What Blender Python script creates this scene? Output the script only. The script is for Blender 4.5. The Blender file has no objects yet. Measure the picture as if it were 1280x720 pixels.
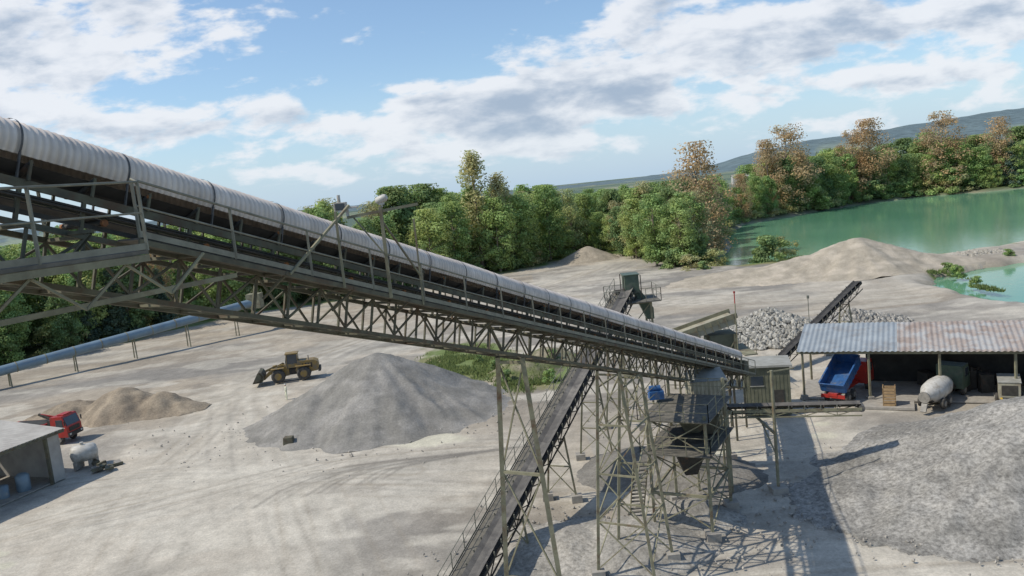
import bpy, math, random
import numpy as np
from mathutils import Vector, Matrix
random.seed(7); RNG=np.random.default_rng(7)
scn=bpy.context.scene
COL=scn.collection
def V(*a): return Vector(a)

# ---------------------------------------------------------------- noise
def _h(xi,yi,seed):
    n=(xi.astype(np.int64)*374761393+yi.astype(np.int64)*668265263+seed*974711)&0x7fffffff
    n=((n^(n>>13))*1274126177)&0x7fffffff
    n=(n^(n>>16))&0xffff
    return n/65535.0
def vn(x,y,seed=0):
    xi=np.floor(x);yi=np.floor(y);fx=x-xi;fy=y-yi
    fx=fx*fx*(3-2*fx);fy=fy*fy*(3-2*fy)
    a=_h(xi,yi,seed);b=_h(xi+1,yi,seed);c=_h(xi,yi+1,seed);d=_h(xi+1,yi+1,seed)
    return (a*(1-fx)+b*fx)*(1-fy)+(c*(1-fx)+d*fx)*fy
def fbm(x,y,o=4,seed=0):
    s=0;a=.5;t=0
    for i in range(o):
        s=s+a*vn(x,y,seed+i*17);t+=a;a*=.5;x,y=x*1.62+y*1.19+11.3,y*1.62-x*1.19+5.7
    return s/t
def sstep(a,b,x):
    t=np.clip((x-a)/(b-a),0,1);return t*t*(3-2*t)
def sdf_poly(x,y,poly):
    P=np.array(poly,float);d=np.full(x.shape,1e18);inside=np.zeros(x.shape,bool)
    n=len(P)
    for i in range(n):
        ax,ay=P[i];bx,by=P[(i+1)%n]
        ex,ey=bx-ax,by-ay
        t=np.clip(((x-ax)*ex+(y-ay)*ey)/(ex*ex+ey*ey),0,1)
        d=np.minimum(d,(x-ax-ex*t)**2+(y-ay-ey*t)**2)
        c=((ay>y)!=(by>y))&(x<(bx-ax)*(y-ay)/(by-ay+1e-12)+ax)
        inside^=c
    d=np.sqrt(d);return np.where(inside,-d,d)
def dist_line(x,y,pts):
    P=np.array(pts,float);d=np.full(x.shape,1e18)
    for i in range(len(P)-1):
        ax,ay=P[i];bx,by=P[i+1];ex,ey=bx-ax,by-ay
        t=np.clip(((x-ax)*ex+(y-ay)*ey)/(ex*ex+ey*ey),0,1)
        d=np.minimum(d,(x-ax-ex*t)**2+(y-ay-ey*t)**2)
    return np.sqrt(d)

# ---------------------------------------------------------------- materials
def mk(name,c1,c2=None,scale=3.0,rough=.75,metal=0.0,bump=0.0,bscale=None,detail=5,lo=.35,hi=.65,stretch=(1,1,1),c3=None,s3=.5,l3=.6,h3=.75,spec=.4,attr=None):
    m=bpy.data.materials.new(name);m.use_nodes=True
    nt=m.node_tree;N=nt.nodes;L=nt.links
    b=N['Principled BSDF'];b.inputs['Roughness'].default_value=rough;b.inputs['Metallic'].default_value=metal
    b.inputs['Specular IOR Level'].default_value=spec
    tc=N.new('ShaderNodeTexCoord');mp=N.new('ShaderNodeMapping');mp.inputs['Scale'].default_value=stretch
    L.new(tc.outputs['Object'],mp.inputs['Vector'])
    if c2 is None: c2=tuple(c*.8 for c in c1)
    nz=N.new('ShaderNodeTexNoise');nz.inputs['Scale'].default_value=scale;nz.inputs['Detail'].default_value=detail
    nz.inputs['Roughness'].default_value=.6
    L.new(mp.outputs[0],nz.inputs['Vector'])
    r=N.new('ShaderNodeValToRGB');r.color_ramp.elements[0].position=lo;r.color_ramp.elements[1].position=hi
    r.color_ramp.elements[0].color=(*c1,1);r.color_ramp.elements[1].color=(*c2,1)
    L.new(nz.outputs['Fac'],r.inputs[0]);out=r.outputs[0]
    if c3 is not None:
        n3=N.new('ShaderNodeTexNoise');n3.inputs['Scale'].default_value=s3;n3.inputs['Detail'].default_value=6;n3.inputs['Roughness'].default_value=.7
        L.new(mp.outputs[0],n3.inputs['Vector'])
        r3=N.new('ShaderNodeMapRange');r3.inputs['From Min'].default_value=l3;r3.inputs['From Max'].default_value=h3
        L.new(n3.outputs['Fac'],r3.inputs[0])
        mx=N.new('ShaderNodeMix');mx.data_type='RGBA';L.new(r3.outputs[0],mx.inputs[0]);L.new(out,mx.inputs[6]);mx.inputs[7].default_value=(*c3,1);out=mx.outputs[2]
    if attr:
        at=N.new('ShaderNodeAttribute');at.attribute_name=attr
        mx=N.new('ShaderNodeMix');mx.data_type='RGBA';mx.blend_type='MULTIPLY';mx.inputs[0].default_value=1
        L.new(at.outputs['Color'],mx.inputs[6]);L.new(out,mx.inputs[7]);out=mx.outputs[2]
    L.new(out,b.inputs['Base Color'])
    if bump:
        bn=N.new('ShaderNodeTexNoise');bn.inputs['Scale'].default_value=bscale or scale*4;bn.inputs['Detail'].default_value=5
        L.new(mp.outputs[0],bn.inputs['Vector'])
        bp=N.new('ShaderNodeBump');bp.inputs['Strength'].default_value=min(1,bump);bp.inputs['Distance'].default_value=.05 if bump<=1 else .05*bump
        L.new(bn.outputs['Fac'],bp.inputs['Height']);L.new(bp.outputs[0],b.inputs['Normal'])
    return m

M={}
M['steel']=mk('olive_steel',(.135,.13,.085),(.08,.075,.053),2,.8,.0,c3=(.11,.068,.04),s3=1.5,l3=.50,h3=.70)
M['steel_l']=mk('pale_olive_steel',(.27,.255,.165),(.17,.16,.105),1.5,.7,.0,c3=(.14,.085,.05),s3=1.2,l3=.52,h3=.70)
M['steel_d']=mk('dark_steel',(.065,.06,.05),(.035,.033,.028),3,.75,.1,c3=(.12,.07,.045),s3=2,l3=.55,h3=.7)
M['strap']=mk('cover_strap',(.12,.11,.10),(.06,.06,.06),4,.6)
M['belt']=mk('rubber_belt',(.035,.034,.033),(.07,.066,.06),2,.85)
M['belt_d']=mk('dusty_rubber_belt',(.14,.13,.115),(.08,.075,.07),1.5,.9,c3=(.25,.23,.20),s3=.7,l3=.5,h3=.75)
M['grating']=mk('dusty_walkway_grating',(.17,.155,.125),(.095,.09,.075),3,.85)
M['galv']=mk('galvanised_rail',(.25,.245,.19),(.17,.165,.13),3,.6,.2)
M['rust']=mk('rusty_roller',(.40,.15,.04),(.20,.08,.03),6,.7)
M['concrete']=mk('concrete',(.36,.335,.29),(.26,.24,.21),2,.9,bump=.3)
M['green']=mk('green_machine_paint',(.085,.125,.085),(.06,.085,.06),2,.5,c3=(.15,.14,.11),s3=1.5,l3=.5)
M['beige']=mk('beige_corrugated_clad',(.38,.36,.27),(.29,.27,.20),1.5,.6,c3=(.20,.15,.10),s3=1.2,l3=.5)
M['hut']=mk('hut_wall',(.15,.15,.10),(.10,.105,.07),1.5,.75,c3=(.22,.20,.15),s3=1.2)
M['hutroof']=mk('hut_roof',(.35,.345,.31),(.25,.245,.21),1.5,.7)
M['blue']=mk('blue_paint',(.03,.11,.29),(.025,.08,.20),2,.45,c3=(.16,.17,.18),s3=1.5,l3=.52,h3=.75)
M['red']=mk('red_paint',(.42,.035,.025),(.30,.025,.02),2,.35,c3=(.25,.13,.09),s3=2,l3=.58,h3=.8)
M['yellow']=mk('loader_yellow',(.29,.185,.045),(.20,.135,.035),2,.55,c3=(.17,.14,.10),s3=2,l3=.42,h3=.66)
M['tyre']=mk('tyre_rubber',(.03,.03,.03),(.10,.09,.075),3,.9)
M['hub']=mk('wheel_hub',(.30,.28,.24),(.18,.17,.15),3,.6)
M['glass']=mk('dark_glass',(.03,.04,.05),(.05,.06,.07),1,.12,spec=.6)
M['white']=mk('white_paint',(.58,.56,.51),(.44,.42,.37),2,.5,c3=(.31,.27,.21),s3=1.5,l3=.5,h3=.72)
M['zinc']=mk('zinc_roof_sheet',(.37,.40,.405),(.28,.305,.315),.7,.5,.15,c3=(.26,.24,.215),s3=.5,l3=.48,h3=.72)
M['rustroof']=mk('aged_roof_sheet',(.36,.30,.255),(.27,.21,.17),.8,.6,.0,c3=(.38,.37,.35),s3=.6,l3=.45,h3=.6)
M['pipe']=mk('bluegrey_pipe',(.20,.275,.33),(.155,.215,.265),.6,.45,.15,c3=(.30,.30,.28),s3=.6)
M['dark']=mk('painted_interior_shade',(.03,.03,.028),(.05,.05,.045),1,.9)  # near-black paints the shade inside sheds, truck body and skip
M['wood']=mk('wood',(.40,.27,.14),(.28,.19,.10),3,.8)
M['asb']=mk('fibre_cement_roof',(.42,.40,.36),(.31,.29,.26),.7,.8)
M['skin']=mk('skin',(.5,.3,.22),(.45,.27,.2),3,.6)
M['hivis']=mk('hivis_workwear',(.75,.74,.55),(.68,.66,.5),3,.8)

# ---------------------------------------------------------------- mesh builder
class MB:
    def __init__(s): s.v=[];s.f=[];s.m=[];s.sm=[]
    def add(s,vs,fs,mat=0,smooth=False):
        o=len(s.v);s.v+= [tuple(v) for v in vs]
        for f in fs: s.f.append(tuple(i+o for i in f));s.m.append(mat);s.sm.append(smooth)
    def beam(s,p,q,w,h=None,mat=0,up=(0,0,1)):
        h=h or w;p=Vector(p);q=Vector(q);d=(q-p)
        if d.length<1e-6:return
        d.normalize();u=Vector(up)
        if abs(d.dot(u))>.98:u=Vector((1,0,0))
        sd=d.cross(u).normalized();u=sd.cross(d).normalized()
        a=sd*w/2;b=u*h/2
        vs=[p-a-b,p+a-b,p+a+b,p-a+b,q-a-b,q+a-b,q+a+b,q-a+b]
        s.add(vs,[(0,3,2,1),(4,5,6,7),(0,1,5,4),(1,2,6,5),(2,3,7,6),(3,0,4,7)][:],mat)
    def cyl(s,p,q,r,mat=0,n=10,r2=None,smooth=True):
        p=Vector(p);q=Vector(q);d=(q-p).normalized();u=Vector((0,0,1))
        if abs(d.dot(u))>.98:u=Vector((1,0,0))
        a=d.cross(u).normalized();b=a.cross(d).normalized();r2=r if r2 is None else r2
        vs=[];
        for c,rr in ((p,r),(q,r2)):
            for i in range(n):
                t=2*math.pi*i/n;vs.append(c+a*math.cos(t)*rr+b*math.sin(t)*rr)
        s.add(vs,[(i,(i+1)%n,n+(i+1)%n,n+i) for i in range(n)],mat,smooth)
        s.add(vs[:n],[tuple(range(n))],mat);s.add(vs[n:],[tuple(reversed(range(n)))],mat)
    def lathe(s,p,d,prof,mat=0,n=16):
        p=Vector(p);d=Vector(d).normalized();u=Vector((0,0,1))
        if abs(d.dot(u))>.98:u=Vector((1,0,0))
        a=d.cross(u).normalized();b=a.cross(d).normalized();vs=[]
        for t,r in prof:
            for i in range(n):
                an=2*math.pi*i/n;vs.append(p+d*t+a*math.cos(an)*r+b*math.sin(an)*r)
        fs=[]
        for j in range(len(prof)-1):
            for i in range(n): fs.append((j*n+i,j*n+(i+1)%n,(j+1)*n+(i+1)%n,(j+1)*n+i))
        s.add(vs,fs,mat,True)
        s.add(vs[:n],[tuple(range(n))],mat);s.add(vs[-n:],[tuple(reversed(range(n)))],mat)
    def box(s,c,sz,mat=0,rot=None):
        c=Vector(c);x,y,z=[k/2 for k in sz]
        vs=[Vector(k) for k in [(-x,-y,-z),(x,-y,-z),(x,y,-z),(-x,y,-z),(-x,-y,z),(x,-y,z),(x,y,z),(-x,y,z)]]
        if rot is not None: vs=[rot@k for k in vs]
        s.add([k+c for k in vs],[(0,3,2,1),(4,5,6,7),(0,1,5,4),(1,2,6,5),(2,3,7,6),(3,0,4,7)],mat)
    def prism(s,prof,y0,y1,mat=0):
        n=len(prof);vs=[(x,y0,z) for x,z in prof]+[(x,y1,z) for x,z in prof]
        s.add(vs,[tuple(range(n)),tuple(reversed(range(n,2*n)))]+[(i,n+i,n+(i+1)%n,(i+1)%n) for i in range(n)],mat)
    def obj(s,name,mats,parent=None,bevel=0):
        me=bpy.data.meshes.new(name);me.from_pydata(s.v,[],s.f)
        for m in mats: me.materials.append(M[m] if isinstance(m,str) else m)
        me.polygons.foreach_set('material_index',s.m);me.polygons.foreach_set('use_smooth',s.sm);me.update()
        import bmesh
        bm=bmesh.new();bm.from_mesh(me);bmesh.ops.recalc_face_normals(bm,faces=bm.faces);bm.to_mesh(me);bm.free()
        o=bpy.data.objects.new(name,me);COL.objects.link(o)
        if parent:o.parent=parent
        if bevel:
            b=o.modifiers.new('bevel','BEVEL');b.width=bevel;b.segments=2;b.limit_method='ANGLE'
        return o
def empty(name,loc=(0,0,0),rz=0):
    e=bpy.data.objects.new(name,None);COL.objects.link(e);e.location=loc;e.rotation_euler=(0,0,rz);e.empty_display_size=.5;return e

# ---------------------------------------------------------------- camera
CZ=21.0
p=math.radians(7.15);r=math.radians(5.9)
R0=V(1,0,0);U0=V(0,math.sin(p),math.cos(p));F0=V(0,math.cos(p),-math.sin(p))
Rv=R0*math.cos(r)-U0*math.sin(r);Uv=R0*math.sin(r)+U0*math.cos(r)
cam=bpy.data.cameras.new('camera');co=bpy.data.objects.new('camera',cam);COL.objects.link(co)
mt=Matrix((Rv,Uv,-F0)).transposed().to_4x4();mt.translation=V(0,0,CZ);co.matrix_world=mt
cam.lens=28.125;cam.sensor_width=36;cam.clip_start=.2;cam.clip_end=12000
scn.camera=co

# ---------------------------------------------------------------- sun + world
SUN_EL=math.radians(50)
SH=V(.985,.17,0)
ld=V(SH.x*math.cos(SUN_EL),SH.y*math.cos(SUN_EL),-math.sin(SUN_EL))
sl=bpy.data.lights.new('sun','SUN');sl.energy=3.8;sl.angle=math.radians(.53);sl.color=(1,.93,.82)
so=bpy.data.objects.new('sun',sl);COL.objects.link(so);so.rotation_euler=ld.to_track_quat('-Z','Y').to_euler();so.location=(-50,0,80)
w=bpy.data.worlds.new('World');scn.world=w;w.use_nodes=True
try: w.cycles.sampling_method='NONE'
except Exception as ex: print(ex)
nt=w.node_tree;N=nt.nodes;L=nt.links;N.clear()
out=N.new('ShaderNodeOutputWorld')
sky=N.new('ShaderNodeTexSky');sky.sky_type='NISHITA';sky.sun_disc=False;sky.sun_elevation=SUN_EL
sky.sun_rotation=math.atan2(-SH.x,-SH.y)%(2*math.pi);sky.dust_density=1.0;sky.ozone_density=2.0;sky.altitude=450
bg=N.new('ShaderNodeBackground');bg.inputs['Strength'].default_value=.145
tnt=N.new('ShaderNodeMix');tnt.data_type='RGBA';tnt.blend_type='MULTIPLY';tnt.inputs[0].default_value=1;L.new(sky.outputs[0],tnt.inputs[6]);tnt.inputs[7].default_value=(.92,1.0,1.04,1)
L.new(tnt.outputs[2],bg.inputs['Color'])
def mth(op,a,b=None,c=None,clamp=False):
    n=N.new('ShaderNodeMath');n.operation=op;n.use_clamp=clamp
    for i,x in enumerate((a,b,c)):
        if x is None: continue
        if isinstance(x,(int,float)): n.inputs[i].default_value=x
        else: L.new(x,n.inputs[i])
    return n.outputs[0]
def mrange(x,a,b,c=0,d=1,smooth=True):
    n=N.new('ShaderNodeMapRange');n.interpolation_type='SMOOTHSTEP' if smooth else 'LINEAR'
    L.new(x,n.inputs[0]);n.inputs[1].default_value=a;n.inputs[2].default_value=b;n.inputs[3].default_value=c;n.inputs[4].default_value=d
    return n.outputs[0]
tc=N.new('ShaderNodeTexCoord');sx=N.new('ShaderNodeSeparateXYZ');L.new(tc.outputs['Generated'],sx.inputs[0])
yy=mth('MAXIMUM',mth('ABSOLUTE',sx.outputs[1]),.15)
a_=mth('DIVIDE',sx.outputs[0],yy);e_=mth('DIVIDE',sx.outputs[2],yy)
def comb(x,y,z=0):
    n=N.new('ShaderNodeCombineXYZ')
    for i,k in enumerate((x,y,z)):
        if isinstance(k,(int,float)): n.inputs[i].default_value=k
        else: L.new(k,n.inputs[i])
    return n.outputs[0]
ae=comb(a_,e_)
blobs=[(-.48,.245,.25,.065,.95),(-.66,.18,.16,.06,.85),(-.36,.105,.36,.034,.66),(-.21,.151,.032,.010,.60),(-.01,.090,.20,.042,.68),
(.22,.185,.15,.060,.72),(.52,.150,.24,.048,1.05),(.53,.080,.24,.020,.66),(.14,.108,.14,.045,.62),(0,.045,.60,.028,.52)]
G=None
for (ca,ce,ra,re,wt) in blobs:
    vm=N.new('ShaderNodeVectorMath');vm.operation='MULTIPLY_ADD';L.new(ae,vm.inputs[0]);vm.inputs[1].default_value=(1/ra,1/re,0);vm.inputs[2].default_value=(-ca/ra,-ce/re,0)
    dt=N.new('ShaderNodeVectorMath');dt.operation='DOT_PRODUCT';L.new(vm.outputs[0],dt.inputs[0]);L.new(vm.outputs[0],dt.inputs[1])
    g=mth('MULTIPLY',mth('EXPONENT',mth('MULTIPLY',dt.outputs['Value'],-1.0)),wt)
    G=g if G is None else mth('ADD',G,g)
def cn(off,det):
    n=N.new('ShaderNodeTexNoise');n.inputs['Scale'].default_value=1;n.inputs['Detail'].default_value=det;n.inputs['Roughness'].default_value=.55;n.inputs['Distortion'].default_value=.12
    L.new(comb(mth('MULTIPLY_ADD',a_,11.0,off[0]),mth('MULTIPLY_ADD',e_,27.0,off[1]),1.7),n.inputs['Vector'])
    return n.outputs['Fac']
n1=cn((0,0),8);n2=cn((-.20,.45),5)
tot=mth('ADD',mth('MULTIPLY_ADD',n1,2.9,-1.76),G)
tot2=mth('ADD',mth('MULTIPLY_ADD',n2,2.9,-1.76),G)
cover=mrange(tot,0,.42)
dk=mrange(tot2,.26,1.25)
mixc=N.new('ShaderNodeMix');mixc.data_type='RGBA';L.new(dk,mixc.inputs[0]);mixc.inputs[6].default_value=(.86,.885,.93,1);mixc.inputs[7].default_value=(.38,.47,.60,1)
bgc=N.new('ShaderNodeBackground');L.new(mixc.outputs[2],bgc.inputs[0]);bgc.inputs[1].default_value=1.0
bgh=N.new('ShaderNodeBackground');bgh.inputs[0].default_value=(.50,.67,.87,1)
mh=N.new('ShaderNodeMixShader');L.new(mrange(e_,-.02,.16,.78,.08),mh.inputs[0]);L.new(bg.outputs[0],mh.inputs[1]);L.new(bgh.outputs[0],mh.inputs[2])
ms=N.new('ShaderNodeMixShader');L.new(mth('MULTIPLY',cover,mrange(e_,.0,.10,.70,.92)),ms.inputs[0]);L.new(mh.outputs[0],ms.inputs[1]);L.new(bgc.outputs[0],ms.inputs[2]);L.new(ms.outputs[0],out.inputs[0])

# ---------------------------------------------------------------- terrain
LAKE=[(45,170),(52,195),(62,225),(69,254),(85,290),(114,311),(145,332),(175,344),(205,330),(260,322),(400,330),(520,260),(420,180),(250,175),(150,168),(104,160),(84,155),(70,158),(58,168)]
POND=[(64,112),(66,122),(73,133),(88,137),(110,138),(150,132),(160,95),(120,80),(80,88),(66,99)]
YARD=[(-150,-60),(-120,70),(-100,104),(-84,132),(-66,163),(-30,185),(-4,197),(27,231),(33,202),(38,170),(47,163),(70,154),(100,158),(150,164),(240,150),(240,-60)]
def axis(segs):
    out=[];
    for a,b,st in segs: out+=list(np.arange(a,b,st))
    return out
def grow(a,b,s0,g):
    o=[];x=a;s=s0
    while x<b: o.append(x);x+=s;s*=g
    o.append(b);return o
xs=sorted(set([-k for k in grow(62,5000,.7,1.13)]+axis([(-61.6,20,.22),(20,46,.4)])+axis([(46,130,1.1)])+grow(130,5000,2.2,1.08)))
ys=sorted(set([-k+33 for k in grow(.5,1500,1,1.35)]+axis([(33,72,.22),(72,120,.42),(120,240,1.2)])+grow(240,6000,2,1.06)))
XA=np.array(xs);YA=np.array(ys)
X,Y=np.meshgrid(XA,YA)
yard=sdf_poly(X,Y,YARD)+ (fbm(X/9,Y/9,4,3)-.5)*14
lk=np.minimum(sdf_poly(X,Y,LAKE),sdf_poly(X,Y,POND))+(fbm(X/6,Y/6,3,9)-.5)*5
Z=(fbm(X/14,Y/14,4,5)-.5)*.45+(fbm(X/1.5,Y/1.5,3,8)-.5)*.035
near=1-sstep(250,600,np.hypot(X,Y));Z=Z*near
Z=Z+sstep(0,25,yard)*(fbm(X/30,Y/30,3,12)*1.2)*near
Z=Z-sstep(3.0,-3.0,lk)*2.6*1.0
Z=Z-.12
bank=np.exp(-((lk-5)/3)**2)*.5*(Y>95);Z=Z+bank*fbm(X/4,Y/4,3,2)
pale=np.array((.435,.388,.315));grey=np.array((.275,.257,.226));warm=np.array((.375,.315,.235));dark=np.array((.165,.152,.133));white=np.array((.525,.485,.405))
n_a=fbm(X/16,Y/22,5,21);n_b=fbm(X/5,Y/7,5,31);n_c=fbm(X/1.2,Y/1.8,4,41);n_d=fbm(X/30,Y/30,3,51)
def mix(c,k,m): m=np.clip(m,0,1)[...,None];return c*(1-m)+k*m
C=np.broadcast_to(pale,X.shape+(3,)).copy()
C=mix(C,grey,sstep(.42,.58,n_a)*.8)
C=mix(C,grey,np.exp(-(((X+1)/13)**2+((Y-54)/20)**2))*.95)
C=mix(C,warm,sstep(.45,.62,n_d)*.55*(X<5))
C=mix(C,warm,np.exp(-(((X+40)/18)**2+((Y-92)/12)**2))*.7)
C=mix(C,dark,sstep(.50,.66,n_b)*.42)
C=mix(C,dark,np.exp(-(((X-2)/12)**2+((Y-78)/9)**2))*.6)
C=mix(C,dark,np.exp(-(((X+7)/6)**2+((Y-63)/3)**2))*.4)
C=mix(C,white,sstep(.54,.66,fbm(X/6,Y/2.8,5,61))*.6)
C=mix(C,grey*.80,sstep(.46,.60,fbm(X/13,Y/5,5,71))*.85*(Y>105))
C=mix(C,warm*.9,sstep(.42,.6,fbm(X/25,Y/12,4,72))*.5*(Y>105))
C=mix(C,white*.9,sstep(.58,.66,fbm(X/9,Y/4,5,73))*.5*(Y>105))
base=[(-22,20),(-26,42),(-29,60),(-31,76),(-33,96),(-26,118),(-8,146),(16,176),(30,205)]
r2=[(-70,70),(-48,66),(-30,66),(-12,60),(6,56),(20,56),(34,54)]
r3=[(-33,96),(-55,84),(-80,86),(-110,92)]
r4=[(-8,30),(-16,50),(-24,70),(-32,92)]
r5=[(-4,150),(24,128),(48,118),(60,116),(66,140),(78,147),(120,160)]
r6=[(-8,146),(10,118),(24,100),(24,84),(22,60)]
r7=[(-40,38),(0,38.5),(18,37.5),(40,36.0),(80,39)]
r8=[(-60,50),(-40,54),(-24,62),(-14,66),(0,64)]
rnd=random.Random(3)
def local_dist(pts,R):
    D=np.full(X.shape,9.0)
    for (ax,ay),(bx,by) in zip(pts[:-1],pts[1:]):
        i0,i1=np.searchsorted(XA,[min(ax,bx)-R,max(ax,bx)+R]);j0,j1=np.searchsorted(YA,[min(ay,by)-R,max(ay,by)+R])
        if i1<=i0 or j1<=j0: continue
        x=X[j0:j1,i0:i1];y=Y[j0:j1,i0:i1];ex,ey=bx-ax,by-ay
        t=np.clip(((x-ax)*ex+(y-ay)*ey)/(ex*ex+ey*ey+1e-9),0,1)
        D[j0:j1,i0:i1]=np.minimum(D[j0:j1,i0:i1],np.hypot(x-ax-ex*t,y-ay-ey*t))
    return D
fade=[fbm(X/12+k*31,Y/12,3,90+k) for k in range(4)]
tread=.65+.7*fbm(X/.5,Y/.5,2,99)
for rd,wd in ((base,5.2),(r2,3.4),(r3,4),(r4,4.6),(r5,5),(r6,4),(r7,1.6),(r8,4.4)):
    d=dist_line(X+(fbm(X/8,Y/8,3,5)-.5)*5,Y,rd)
    C=mix(C,white,np.exp(-(d/wd)**2)*(.42 if rd is not r7 else .8))
    for k in range(14):
        o1=rnd.gauss(0,wd*.6);off=[(x+o1+rnd.uniform(-1,1)*1.6,y+rnd.uniform(-wd,wd)*.4+o1*.4) for x,y in rd]
        pts=[]
        for i in range(len(off)-1):
            for t in np.linspace(0,1,9)[:-1]:
                p0=off[max(i-1,0)];p1=off[i];p2=off[i+1];p3=off[min(i+2,len(off)-1)]
                q=[.5*((2*p1[j])+(-p0[j]+p2[j])*t+(2*p0[j]-5*p1[j]+4*p2[j]-p3[j])*t*t+(-p0[j]+3*p1[j]-3*p2[j]+p3[j])*t**3) for j in (0,1)]
                pts.append(q)
        dd=local_dist(pts,2.0)
        far_w=.15+.10*sstep(66,80,Y)+.30*sstep(90,140,Y)
        ln=np.exp(-((dd-1.0)/far_w)**2)*sstep(.35,.58,fade[k%4])*tread
        C=mix(C,(dark*1.1 if k%3 else warm*.75) if k%3!=1 else white,ln*rnd.uniform(.15,.40))
for k in range(14):
    x0=-23+k*.9;pts=[(x0,55+k*.3),(x0+1.2,58+k*.25),(x0+3.5,61.0+k*.1),(x0+8,63.0),(x0+12,63.5)]
    C=mix(C,dark,np.exp(-((local_dist(pts,1.5))/.22)**2)*.5*sstep(.3,.6,fade[k%4]))
for cx,cy,ra,rb in ((-8.5,68,3.4,2.0),(22.6,59,.9,.7),(23.4,61.8,.8,.6),(-37,52,1.0,.6),(-35,50,.7,.5),(21,69,1.5,.7),(-11,75,5,1.2),(14,57,1.5,.8)):
    C=mix(C,np.array((.56,.53,.41)),sstep(1.25,.75,np.hypot((X-cx)/ra,(Y-cy)/rb)+(n_c-.5)*.9)*.75)
C=C*(.84+.32*n_c)[...,None]
C=mix(C,np.array((.22,.205,.15)),sstep(2.5,0,lk)*.6)
C=mix(C,np.array((.34,.38,.28)),sstep(0,-3,lk))
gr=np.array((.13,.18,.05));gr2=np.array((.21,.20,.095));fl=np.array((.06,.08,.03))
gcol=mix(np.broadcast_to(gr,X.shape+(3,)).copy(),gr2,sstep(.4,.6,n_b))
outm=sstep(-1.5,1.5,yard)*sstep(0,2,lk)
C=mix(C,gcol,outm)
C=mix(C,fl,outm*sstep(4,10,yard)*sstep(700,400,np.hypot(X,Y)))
far=sstep(450,700,np.hypot(X,Y))
fcol=mix(np.broadcast_to(np.array((.15,.19,.13)),X.shape+(3,)).copy(),np.array((.25,.26,.18)),(vn(X/160,Y/90,4)>.6)*1.0)  # greyed base tone puts distance haze into the far field colour
fcol=mix(fcol,np.array((.10,.14,.11)),(vn(X/120,Y/200,14)>.5)*1.0)
C=mix(C,fcol,far)
for cx,cy,ra,rb in ((-7,98,7,12),(1,87,4.5,7),(70,128,1.4,7),(67,112,1.2,4)):
    C=mix(C,gcol,sstep(1.2,.8,np.hypot((X-cx)/ra,(Y-cy)/rb)+(n_b-.5)*1.2+(n_c-.5)*.8)*.9)
ny,nx=X.shape
verts=np.stack([X,Y,Z],-1).reshape(-1,3)
idx=np.arange(nx*ny).reshape(ny,nx)
quads=np.stack([idx[:-1,:-1],idx[:-1,1:],idx[1:,1:],idx[1:,:-1]],-1).reshape(-1,4)
def npmesh(name,verts,quads,cols=None,smooth=True,k=4):
    me=bpy.data.meshes.new(name)
    me.vertices.add(len(verts));me.vertices.foreach_set('co',verts.astype(np.float32).ravel())
    me.loops.add(len(quads)*k);me.loops.foreach_set('vertex_index',quads.astype(np.int32).ravel())
    me.polygons.add(len(quads));me.polygons.foreach_set('loop_start',np.arange(0,len(quads)*k,k,dtype=np.int32))
    me.polygons.foreach_set('loop_total',np.full(len(quads),k,dtype=np.int32))
    me.polygons.foreach_set('use_smooth',np.full(len(quads),smooth))
    me.update(calc_edges=True)
    if cols is not None:
        at=me.color_attributes.new('col','FLOAT_COLOR','POINT')
        c=np.ones((len(verts),4),np.float32);c[:,:3]=cols;at.data.foreach_set('color',c.ravel())
    return me
gm=bpy.data.materials.new('gravel_ground');gm.use_nodes=True
def ground_nodes(m,small=9.0,amt=.35,bump=.5):
    nt=m.node_tree;N=nt.nodes;L=nt.links;b=N['Principled BSDF'];b.inputs['Roughness'].default_value=.95;b.inputs['Specular IOR Level'].default_value=.12
    at=N.new('ShaderNodeAttribute');at.attribute_name='col';tc=N.new('ShaderNodeTexCoord')
    n1=N.new('ShaderNodeTexNoise');n1.inputs['Scale'].default_value=small;n1.inputs['Detail'].default_value=3;n1.inputs['Roughness'].default_value=.75
    n2=N.new('ShaderNodeTexNoise');n2.inputs['Scale'].default_value=.9;n2.inputs['Detail'].default_value=6;n2.inputs['Roughness'].default_value=.7
    for n in (n1,n2): L.new(tc.outputs['Object'],n.inputs['Vector'])
    mr=N.new('ShaderNodeMapRange');mr.inputs[1].default_value=.3;mr.inputs[2].default_value=.7;mr.inputs[3].default_value=1-amt;mr.inputs[4].default_value=1+amt;L.new(n1.outputs['Fac'],mr.inputs[0])
    mr2=N.new('ShaderNodeMapRange');mr2.inputs[1].default_value=.3;mr2.inputs[2].default_value=.7;mr2.inputs[3].default_value=.84;mr2.inputs[4].default_value=1.15;L.new(n2.outputs['Fac'],mr2.inputs[0])
    mu=N.new('ShaderNodeMath');mu.operation='MULTIPLY';L.new(mr.outputs[0],mu.inputs[0]);L.new(mr2.outputs[0],mu.inputs[1])
    vm=N.new('ShaderNodeVectorMath');vm.operation='SCALE';L.new(at.outputs['Color'],vm.inputs[0]);L.new(mu.outputs[0],vm.inputs['Scale'])
    L.new(vm.outputs[0],b.inputs['Base Color'])
    bp=N.new('ShaderNodeBump');bp.inputs['Strength'].default_value=bump;bp.inputs['Distance'].default_value=.06;L.new(n1.outputs['Fac'],bp.inputs['Height']);L.new(bp.outputs[0],b.inputs['Normal'])
ground_nodes(gm,6.0,.16,.45)
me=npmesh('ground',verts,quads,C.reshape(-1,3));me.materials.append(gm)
COL.objects.link(bpy.data.objects.new('ground',me))

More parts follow.
